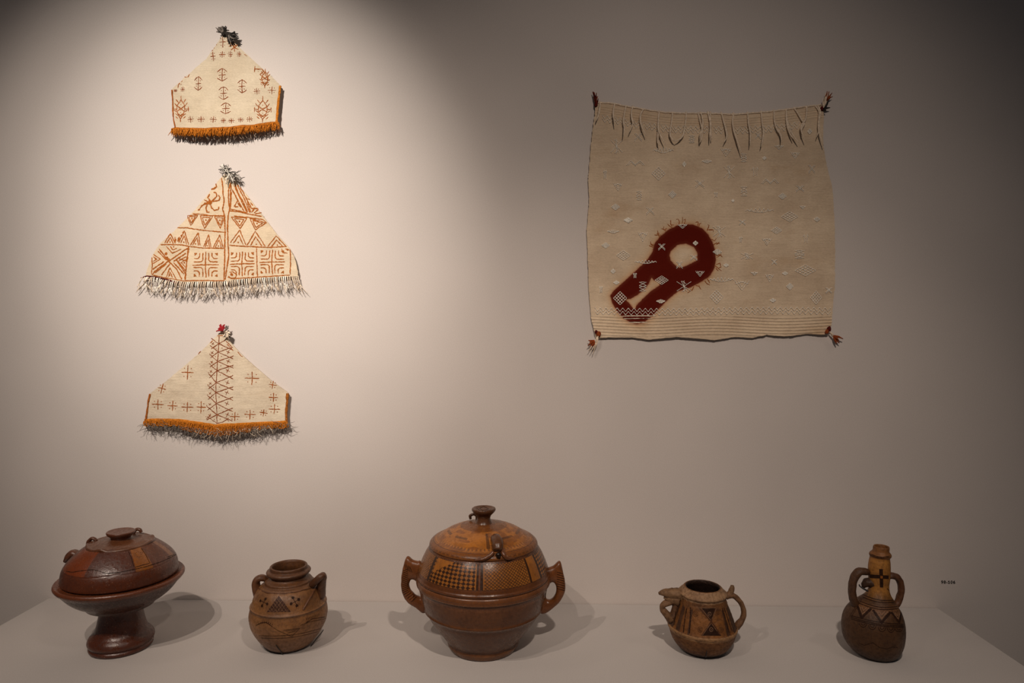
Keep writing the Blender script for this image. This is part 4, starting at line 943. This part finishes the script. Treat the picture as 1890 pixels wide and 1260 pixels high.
def plid(TH, T, RR, ZZ):
    D = np.degrees(TH); c = np.broadcast_to(np.array(BR), TH.shape + (3,)).copy()
    b = band_t(T, 5.05, 7.95); V = (T - 5) * 13
    # checker of small diamonds
    def dia(su, sv): return (np.sin(np.radians(D) * su + V * sv) * np.sin(np.radians(D) * su - V * sv)) 
    nets = ((D > -53) & (D < -7)) | (D > 60) | (D < -120); hat = ((D > 1) & (D < 43)) | ((D < -56) & (D > -120))
    c = mixm(c, OC, b * .95); 
    c = mixm(c, DK, b * nets * (dia(42, .55) < .02)); c = mixm(c, DK, .85 * b * hat * (np.minimum(np.abs(np.sin(np.radians(D) * 56 + V * .62)), np.abs(np.sin(np.radians(D) * 56 - V * .62))) < .48))
    tri__ = b * (D > -52) * (D < -30) * (V > 14 + (D + 52) * 1.1) ; c = mixm(c, OC, tri__)
    for a, w_ in ((-55, 1.6), (-5.2, 1.3), (-1.6, 1.3), (44.5, 1.4), (59, 1.0)): c = mixm(c, DK, b * (np.abs(D - a) < w_))
    c = mixm(c, (.15, .06, .03), b * (np.abs(D + 3.4) < .7))
    c = mixm(c, DK, band_t(T, 7.95, 8.7) * (np.sin(np.radians(D) * 150) > 0) * .8); c = mixm(c, DK, .6 * band_t(T, 4.8, 5.05))
    f = band_t(T, 9.6, 11.9)
    c = mixm(c, (.20, .078, .024), f); c = mixm(c, DK, .65 * f * (np.sin(np.radians(D) * 30) ** 2 > .3) * (np.abs(np.abs(T - 10.75) - .42 * np.abs(np.cos(np.radians(D) * 30))) < .13))
    d = band_t(T, 12.1, 18); c = mixm(c, (.36, .145, .030), d)
    c = mixm(c, DK, .55 * band_t(T, 12.55, 13.1) * (np.sin(np.radians(D) * 75) > .1)); c = mixm(c, DK, .5 * (np.abs(T - 12.3) < .06)); c = mixm(c, DK, .4 * (np.abs(T - 13.25) < .05))
    c = mixm(c, (.22, .085, .026), .8 * d * (vnoise(TH * 3, T, 1.6, 71) > .08)); c = mixm(c, DK, .7 * band_t(T, 13.1, 16) * (np.abs(D - 6) < 2.2))
    for a in (-38, 40, -75, 75): c = mixm(c, DK, .6 * band_t(T, 14.6, 15.0) * (np.abs(D - a) < 12))
    return mixm(c, (.16, .062, .022), band_t(T, 16.3, 22) * .8)
def dlid(TH, T, RR, ZZ):
    d = -.0007 * np.exp(-((T - 12.05) / .05) ** 2) - .0005 * np.exp(-((T - 16.6) / .06) ** 2) - .0005 * np.exp(-((T - 17.4) / .06) ** 2) + .0004 * np.exp(-((T - 17.0) / .1) ** 2)
    D = np.degrees(TH)
    dip = 0
    return d + dip
bl = bp.lathe('lid', [(113, 1059), (121, 1057.5), (122.3, 1054), (120.5, 1051), (119.5, 1047), (118.5, 1044), (113.5, 1031), (107, 1017), (100.5, 1006), (98.5, 1003), (99.5, 1000), (97.8, 996), (92, 991), (82, 986.5), (74, 981), (62, 974.5), (47, 969), (33, 966), (22, 964.5), (14, 963)],
     M_tur, nt=720, sub=16, paint=plid, disp=dlid)
bp.lathe('knob', [(17, 965), (14.5, 961), (13, 957), (12.6, 953), (15, 948), (19.5, 943.5), (22, 939.5), (21.5, 936.6), (19, 936), (10, 938.5), (3, 937)], M_tur, bl, nt=160, paint=(.10, .045, .024))
bp.drape('incised_knob_lines', [[z(650, 110), z(680, 95), z(715, 112), z(680, 128), z(650, 110)], [z(625, 105), z(650, 122), z(690, 132), z(735, 120)]], .8, M_ink, bl)
c5 = (.11, .048, .024)
P_ = lambda x, y, o_: on_pot(bp, *z(x, y), o_)
def wtube(pot, name, P, rad, color, parent, n=26, ns=12, depth=1.0, rough=.0006, mat=None, up=(0, 1, 0)):
    mb = MB(); mb.tube(P, [r * pot.k for r in rad], n=n, ns=ns, depth=depth, rough=rough, up=Vector(up)); o = mb.build(name, mat or M_tur, parent)
    set_color(o.data, np.tile(np.array(color), (len(o.data.vertices), 1))); return o
Q_ = lambda x, y, o_: on_pot(bp, x, y, o_)
lug = wtube(bp, 'lid_lug', [Q_(914, 992, -.004), Q_(915, 997, .004), Q_(916.5, 1004, .0085), Q_(917.5, 1012, .0095), Q_(918, 1020, .006)], [8, 9.6, 10.2, 9.8, 8], (.095, .042, .022), bl, up=(1, 0, 0), n=30, ns=20, rough=.0009)
wtube(bp, 'lid_lug_roll', [Q_(910, 1006, .010), Q_(916, 1003.5, .0165), Q_(922, 1006, .012)], [1.2, 1.6, 1.2], (.12, .052, .026), bl)
wtube(bp, 'lid_lug_shade_plug', [Q_(919, 1025, .002), Q_(919.5, 1027, .0095)], [4.6, 4.2], (.012, .006, .004), bl, n=3)  # solid dark plug, its colour paints the shade in the lug's hollow
wtube(bp, 'flange_curl', [Q_(876, 1034, -.001), Q_(892, 1031.5, .001), Q_(902, 1027.5, .003), Q_(910, 1022, .006)], [2.2, 3.2, 3.8, 3.6], (.13, .052, .025), bl)
wtube(bp, 'flange_curl', [Q_(926, 1016, .005), Q_(929, 1024, .003), Q_(935, 1030, .001), Q_(950, 1030.5, -.001)], [3.2, 3.4, 3.2, 2.0], (.13, .052, .025), bl)
wtube(bp, 'lid_lug', [bp.p(*z(585, 188), .03), bp.p(*z(582, 165), .03), bp.p(*z(603, 152), .03), bp.p(*z(628, 162), .03), bp.p(*z(630, 190), .03)], [2.4, 2.8, 2.6, 2.8, 2.4], (.085, .038, .02), bl)
# ear handles: a closed ring whose outer and inner outlines are given separately, so the horn grows out of it
def ear(O, I, dep, stripes):
    n = len(O); ns = 18; sub = 6; m = n * sub
    def cyc(L, t):
        i = int(t) % n; u = t - int(t); p = [Vector((*L[(i + k) % n], 0)) for k in (-1, 0, 1, 2)]
        return .5 * (2 * p[1] + (p[2] - p[0]) * u + (2 * p[0] - 5 * p[1] + 4 * p[2] - p[3]) * u * u + (p[3] - 3 * p[2] + 3 * p[1] - p[0]) * u ** 3)
    vs = []; fs = []
    for j in range(m):
        o, i_ = cyc(O, j / sub), cyc(I, j / sub); o3 = bp.p(*z(o.x, o.y)); i3 = bp.p(*z(i_.x, i_.y)); c = (o3 + i3) / 2; h = (o3 - i3) / 2
        for k in range(ns):
            a_ = 2 * math.pi * k / ns; cc = math.copysign(abs(math.cos(a_)) ** .8, math.cos(a_)); ss = math.copysign(abs(math.sin(a_)) ** .8, math.sin(a_))
            p_ = c + h * cc + Vector((0, dep * bp.k * ss, 0)); vs.append(p_ + Vector((1, 1, 1)) * mnoise.noise(p_ * 90) * .0006)
    for j in range(m):
        for k in range(ns):
            fs.append((j * ns + k, j * ns + (k + 1) % ns, ((j + 1) % m) * ns + (k + 1) % ns, ((j + 1) % m) * ns + k))
    b = BVHTree.FromPolygons(vs, fs)
    h = link('handle', mesh(vs, fs), M_tur, bp.root); set_color(h.data, np.tile(np.array((.17, .062, .022)), (len(vs), 1)))
    keep = bp.bvh; bp.bvh = [b]
    for st in stripes: bp.drape('painted_stripe', [st], 1.1, M_ink, h)
    bp.bvh = keep
ear([(225, 498), (200, 492), (165, 482), (124, 458), (99, 515), (85, 585), (80, 660), (92, 730), (125, 785), (180, 822), (250, 868), (300, 800), (290, 600)],
    [(192, 642), (180, 630), (164, 624), (150, 630), (143, 645), (139, 665), (143, 690), (160, 715), (182, 735), (207, 748), (224, 748), (215, 710), (203, 670)], 9,
    [[z(86, y + 14), z(132, y - 6)] for y in range(555, 715, 14)] + [[z(97 + i * 14, 738 + i * 13), z(140 + i * 13, 712 + i * 10)] for i in range(5)] + [[z(105 + i * 12, 512 + i * 6), z(118 + i * 14, 560 + i * 5)] for i in range(4)])
ear([(1120, 548), (1145, 541), (1185, 528), (1234, 490), (1254, 555), (1270, 625), (1273, 700), (1246, 765), (1200, 817), (1110, 874), (1060, 820), (1075, 640)],
    [(1152, 668), (1164, 652), (1176, 644), (1191, 648), (1202, 665), (1208, 690), (1204, 722), (1189, 752), (1166, 771), (1143, 768), (1133, 750), (1141, 700)], 9,
    [[z(1212, y - 8), z(1268, y + 8)] for y in range(580, 700, 17)])

# ---- 4 spouted pot
z = lambda a, b: (a / 7 + 1190, b / 7 + 1050)
sp = Pot('spouted_pot', 'small crusty tan clay pot with beaked spout and one loop handle', 1296, 1198)
def pp(TH, T, RR, ZZ):
    D = np.degrees(TH); c = np.broadcast_to(np.array((.15, .068, .024)), TH.shape + (3,)).copy()
    w_ = band_t(T, 8.6, 12.3)
    c = mixm(c, (.19, .080, .020), w_)
    for a, b in ((-90, -60), (-52, -42), (-26, -22), (46, 54), (66, 90)): c = mixm(c, (.045, .022, .013), .85 * w_ * (D > a) * (D < b))
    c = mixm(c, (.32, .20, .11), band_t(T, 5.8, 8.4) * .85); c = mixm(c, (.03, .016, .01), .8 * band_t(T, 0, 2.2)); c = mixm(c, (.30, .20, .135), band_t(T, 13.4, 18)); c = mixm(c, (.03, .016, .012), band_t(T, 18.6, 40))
    return c
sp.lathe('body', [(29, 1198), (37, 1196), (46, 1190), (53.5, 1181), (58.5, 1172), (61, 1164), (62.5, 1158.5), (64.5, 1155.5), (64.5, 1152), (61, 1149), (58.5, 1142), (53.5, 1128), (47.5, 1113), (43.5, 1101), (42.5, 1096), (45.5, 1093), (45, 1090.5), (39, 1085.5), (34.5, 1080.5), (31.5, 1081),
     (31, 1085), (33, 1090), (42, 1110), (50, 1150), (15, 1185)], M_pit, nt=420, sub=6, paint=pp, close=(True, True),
     disp=lambda TH, T, RR, ZZ: .0009 * vnoise(TH * 8, ZZ * 300, 1, 81) * (T < 20) - .0006 * np.exp(-((T - 13.3) / .08) ** 2) - .0006 * np.exp(-((T - 12.8) / .08) ** 2))
cp = (.20, .125, .075)
sp.tube('spout', [z(520, 345), z(440, 325), z(360, 318), z(290, 308), z(225, 305), z(180, 312)], [12, 11.5, 10, 7.6, 5.6, 2.6], M_pit, None, cp, 1.15, n=30, rough=.0016)
sp.tube('spout_underside', [z(430, 390), z(360, 385), z(300, 372), z(245, 368)], [11, 9.5, 6.5, 2.4], M_pit, None, cp, 1.1, n=18, rough=.0014)
sp.tube('lug_loop', [z(360, 400), z(295, 432), z(245, 460), z(222, 492), z(250, 545), z(300, 600), z(345, 655)], [7, 6.2, 5.4, 4.6, 6, 7.5, 8], M_pit, None, (.17, .10, .058), 1.2, n=26, rough=.0014)
sp.tube('lug_loop', [z(395, 400), z(392, 470), z(385, 540), z(365, 620)], [6.5, 5.5, 6, 7.5], M_pit, None, (.12, .062, .034), 1.2, n=18, rough=.0012)
sp.tube('handle', [z(1040, 350), z(1085, 335), z(1150, 345), z(1215, 400), z(1262, 480), z(1280, 560), z(1262, 640), z(1222, 700), z(1180, 750)], [6, 6, 5, 4.7, 4.6, 4.7, 5, 6, 6], M_pit, None, (.18, .10, .058), 1.3, n=36, rough=.0009)
sp.tube('handle_knob', [z(1100, 330), z(1118, 280), z(1130, 240), z(1132, 212)], [6, 5.2, 4.4, 3.2], M_pit, None, cp, 1.1, n=14, rough=.001)
def ringpts(cx, cy, r, n=12): return [z(cx + r * math.cos(a), cy + r * math.sin(a) * 1.15) for a in np.linspace(0, 2 * math.pi, n)]
fill_tri(sp, 'painted_triangle', z(735, 508), z(915, 508), z(855, 660), M_ink); fill_tri(sp, 'painted_triangle', z(858, 700), z(745, 858), z(985, 858), M_ink)
sp.drape('painted_diagonals', [[z(705, 500), z(780, 590), z(858, 675), z(930, 775), z(980, 860)], [z(918, 500), z(885, 590), z(858, 675), z(800, 770), z(735, 858)]], 2.0, M_umber, off=.0008)
sp.drape('scratched_outline', [[z(735, 508), z(800, 590), z(852, 660)], [z(920, 505), z(890, 590), z(868, 645)], [z(850, 705), z(745, 855)], [z(862, 705), z(930, 800)], [z(700, 500), z(915, 500)]], .6, M_tanline, off=.0012)
sp.drape('painted_rings', [ringpts(655, 575, 32), ringpts(655, 575, 14), ringpts(948, 550, 28), ringpts(948, 550, 12), ringpts(715, 780, 30), ringpts(715, 780, 13), ringpts(980, 785, 30), ringpts(980, 785, 13), ringpts(342, 390, 24), ringpts(342, 390, 9)], .7, M_umber, off=.0007)
sp.drape('painted_rings', [ringpts(836, 580, 22), ringpts(857, 780, 22)], .8, M_tanline, None, [(*z(836, 582), .9), (*z(857, 782), .9)], off=.0014)
sp.drape('painted_stripes', [[z(592, 490), z(590, 640), z(578, 830)], [z(545, 500), z(520, 640), z(500, 820)], [z(1000, 500), z(1045, 660), z(1090, 820)], [z(1020, 495), z(1075, 650), z(1125, 800)], [z(410, 440), z(395, 600), z(380, 720)]], 1.8, M_ink, off=.0006, jit=.5)
rt = empty('wire_mount', on_z(1303, 1213, SHELF)); tag(rt, 'short black wire clip under the front of the small spouted pot', 'mount')
prong(rt, sp, [z(800, 1050), z(795, 1085), z(790, 1115), z(785, 1150)])

# ---- 5 bottle
z = lambda a, b: (a / 5.04 + 1500, b / 5.04 + 990)
bt = Pot('two_handled_bottle', 'dark amber clay bottle with tall neck, painted cross and two loop handles', 1618, 1207)
def pbt(TH, T, RR, ZZ):
    c = np.broadcast_to(np.array((.075, .036, .015)), TH.shape + (3,)).copy()
    c = mixm(c, (.34, .165, .042), np.clip((T - 10) / 2.5, 0, 1)); c = mixm(c, (.20, .10, .05), .7 * np.exp(-((T - 8.6) / 1.0) ** 2)); c = mixm(c, (.17, .075, .03), .8 * band_t(T, 17.4, 30))
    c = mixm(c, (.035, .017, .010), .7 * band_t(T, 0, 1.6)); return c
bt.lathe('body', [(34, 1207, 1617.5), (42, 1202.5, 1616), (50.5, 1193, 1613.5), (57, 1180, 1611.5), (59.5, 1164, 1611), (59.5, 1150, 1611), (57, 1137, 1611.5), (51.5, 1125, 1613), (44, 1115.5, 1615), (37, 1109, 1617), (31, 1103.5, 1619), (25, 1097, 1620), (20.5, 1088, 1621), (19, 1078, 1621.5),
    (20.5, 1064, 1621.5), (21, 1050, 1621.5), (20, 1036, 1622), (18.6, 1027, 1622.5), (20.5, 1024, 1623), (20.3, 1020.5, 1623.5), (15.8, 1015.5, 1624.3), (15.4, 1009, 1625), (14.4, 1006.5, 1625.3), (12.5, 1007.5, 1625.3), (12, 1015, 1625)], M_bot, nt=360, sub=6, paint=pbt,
    disp=lambda TH, T, RR, ZZ: -.0005 * np.exp(-((T - 8.9) / .07) ** 2) - .0005 * np.exp(-((T - 9.35) / .06) ** 2) - .0005 * np.exp(-((T - 7.7) / .06) ** 2) - .0005 * np.exp(-((T - 8.0) / .06) ** 2))
bt.tube('handle', [z(530, 330), z(480, 325), z(430, 325), z(392, 372), z(371, 440), z(368, 520), z(378, 580), z(400, 640)], [5, 6.8, 7.2, 6.8, 6.6, 6.6, 7, 7], M_bot, None, (.075, .036, .018), 1.3, n=36, rough=.0012)
bt.tube('broken_spout_stub', [z(560, 430), z(510, 428), z(482, 445), z(470, 470)], [11, 8.5, 6, 2.5], M_bot, None, (.05, .024, .013), 1.1, n=16, rough=.0018)
bt.tube('handle', [z(690, 375), z(735, 362), z(785, 378), z(815, 430), z(822, 500), z(808, 565), z(785, 620), z(760, 650)], [5, 5.6, 6, 5.8, 5.5, 5.4, 5.6, 6], M_bot, None, (.10, .044, .022), 1.3, n=36, rough=.0012)
def fill_quad(pot, name, Q, mat, off=.0006):
    A, B, C, D_ = Q; n = 8; vs = []; fs = []
    for i in range(n + 1):
        for j in range(n + 1):
            a, b = i / n, j / n
            x = (A[0] * (1 - a) + B[0] * a) * (1 - b) + (D_[0] * (1 - a) + C[0] * a) * b; y = (A[1] * (1 - a) + B[1] * a) * (1 - b) + (D_[1] * (1 - a) + C[1] * a) * b
            vs.append(on_pot(pot, x, y, off))
    for i in range(n):
        for j in range(n): q = i * (n + 1) + j; fs.append((q, q + 1, q + n + 2, q + n + 1))
    return link(name, mesh(vs, fs), mat, pot.root)
fill_quad(bt, 'painted_cross_upright', [z(618, 300), z(652, 302), z(656, 470), z(626, 470)], M_ink)
fill_quad(bt, 'painted_cross_arm', [z(530, 350), z(704, 360), z(704, 392), z(530, 382)], M_ink, .0008)
fill_quad(bt, 'painted_cross_centre', [z(628, 362), z(650, 364), z(650, 388), z(628, 386)], M_ochre_p, .0014)
bt.drape('painted_neck_lines', [[z(522, 158), z(600, 185), z(650, 192), z(716, 180)], [z(524, 170), z(600, 195), z(650, 202), z(714, 192)]], 1.2, M_ink)
def dl(P, Q, bow, n=14): return [z(P[0] + (Q[0] - P[0]) * t, P[1] + (Q[1] - P[1]) * t + bow * math.sin(math.pi * t)) for t in np.linspace(0, 1, n)]
bt.drape('painted_shoulder_lines', [dl((470, 540), (748, 590), 22), dl((462, 560), (755, 608), 24), dl((440, 600), (790, 650), 30), dl((430, 618), (795, 668), 32)], 1.5, M_ink)
bt.drape('painted_belly_lines', [dl((360, 735), (846, 815), 18), dl((356, 750), (848, 830), 20), dl((354, 764), (848, 843), 20)], 1.5, M_ink)
bt.drape('painted_side_lines', [dl((455, 560), (345, 745), 0), dl((462, 572), (358, 750), 0), dl((440, 560), (400, 610), 0)], .9, M_ink)
for A, B, C in [((415, 640), (545, 668), (455, 755)), ((560, 680), (725, 700), (640, 800)), ((730, 700), (825, 705), (805, 800))]:
    st = []
    for q in (1, .66, .35):
        c0 = ((A[0] + B[0]) / 2, (A[1] + B[1]) / 2); f = lambda p_: (c0[0] + (p_[0] - c0[0]) * q, c0[1] + (p_[1] - c0[1]) * q)
        st.append([z(*f(A)), z(*f(C)), z(*f(B))])
    bt.drape('painted_chevron', st[:1], 4.2, M_ink); bt.drape('painted_chevron', st[1:], 1.6, M_tanline)
bt.drape('painted_scallops', [[z(cx + 36 * math.cos(a), cy + k * math.sin(a)) for a in np.linspace(0, math.pi, 9)] for cx, cy, k in [(470, 800, 42), (555, 818, 46), (645, 832, 52), (728, 842, 48), (800, 845, 40)]] +
         [[z(cx + 20 * math.cos(a), cy + k * math.sin(a)) for a in np.linspace(0, math.pi, 7)] for cx, cy, k in [(470, 800, 24), (555, 818, 26), (645, 832, 30), (728, 842, 28), (800, 845, 22)]], 1.1, M_ink)
bt.drape('crack', [[z(430, 990), z(480, 1010), z(560, 985), z(620, 1030), z(690, 1045), z(740, 1025), z(790, 1030)]], .8, M_crack, jit=.6)
bt.drape('crack', [[z(300, 650), z(320, 620), z(335, 600)], [z(690, 480), z(712, 505)]], 1.1, M_crack, jit=.6)
rt = empty('wire_mount', bt.p(*z(480, 490), .03)); tag(rt, 'black wire hook in the left handle opening of the tall-necked bottle', 'mount')
mb = MB(); mb.tube([bt.p(*z(432, 446), .0), bt.p(*z(440, 462), 0), bt.p(*z(475, 485), -.004), bt.p(*z(516, 508), -.012)], [1.1 * bt.k, 1.2 * bt.k, 1.6 * bt.k, 1.6 * bt.k], n=16, ns=8); mb.build('hook', M_wire, rt)
bpy.context.view_layer.update()
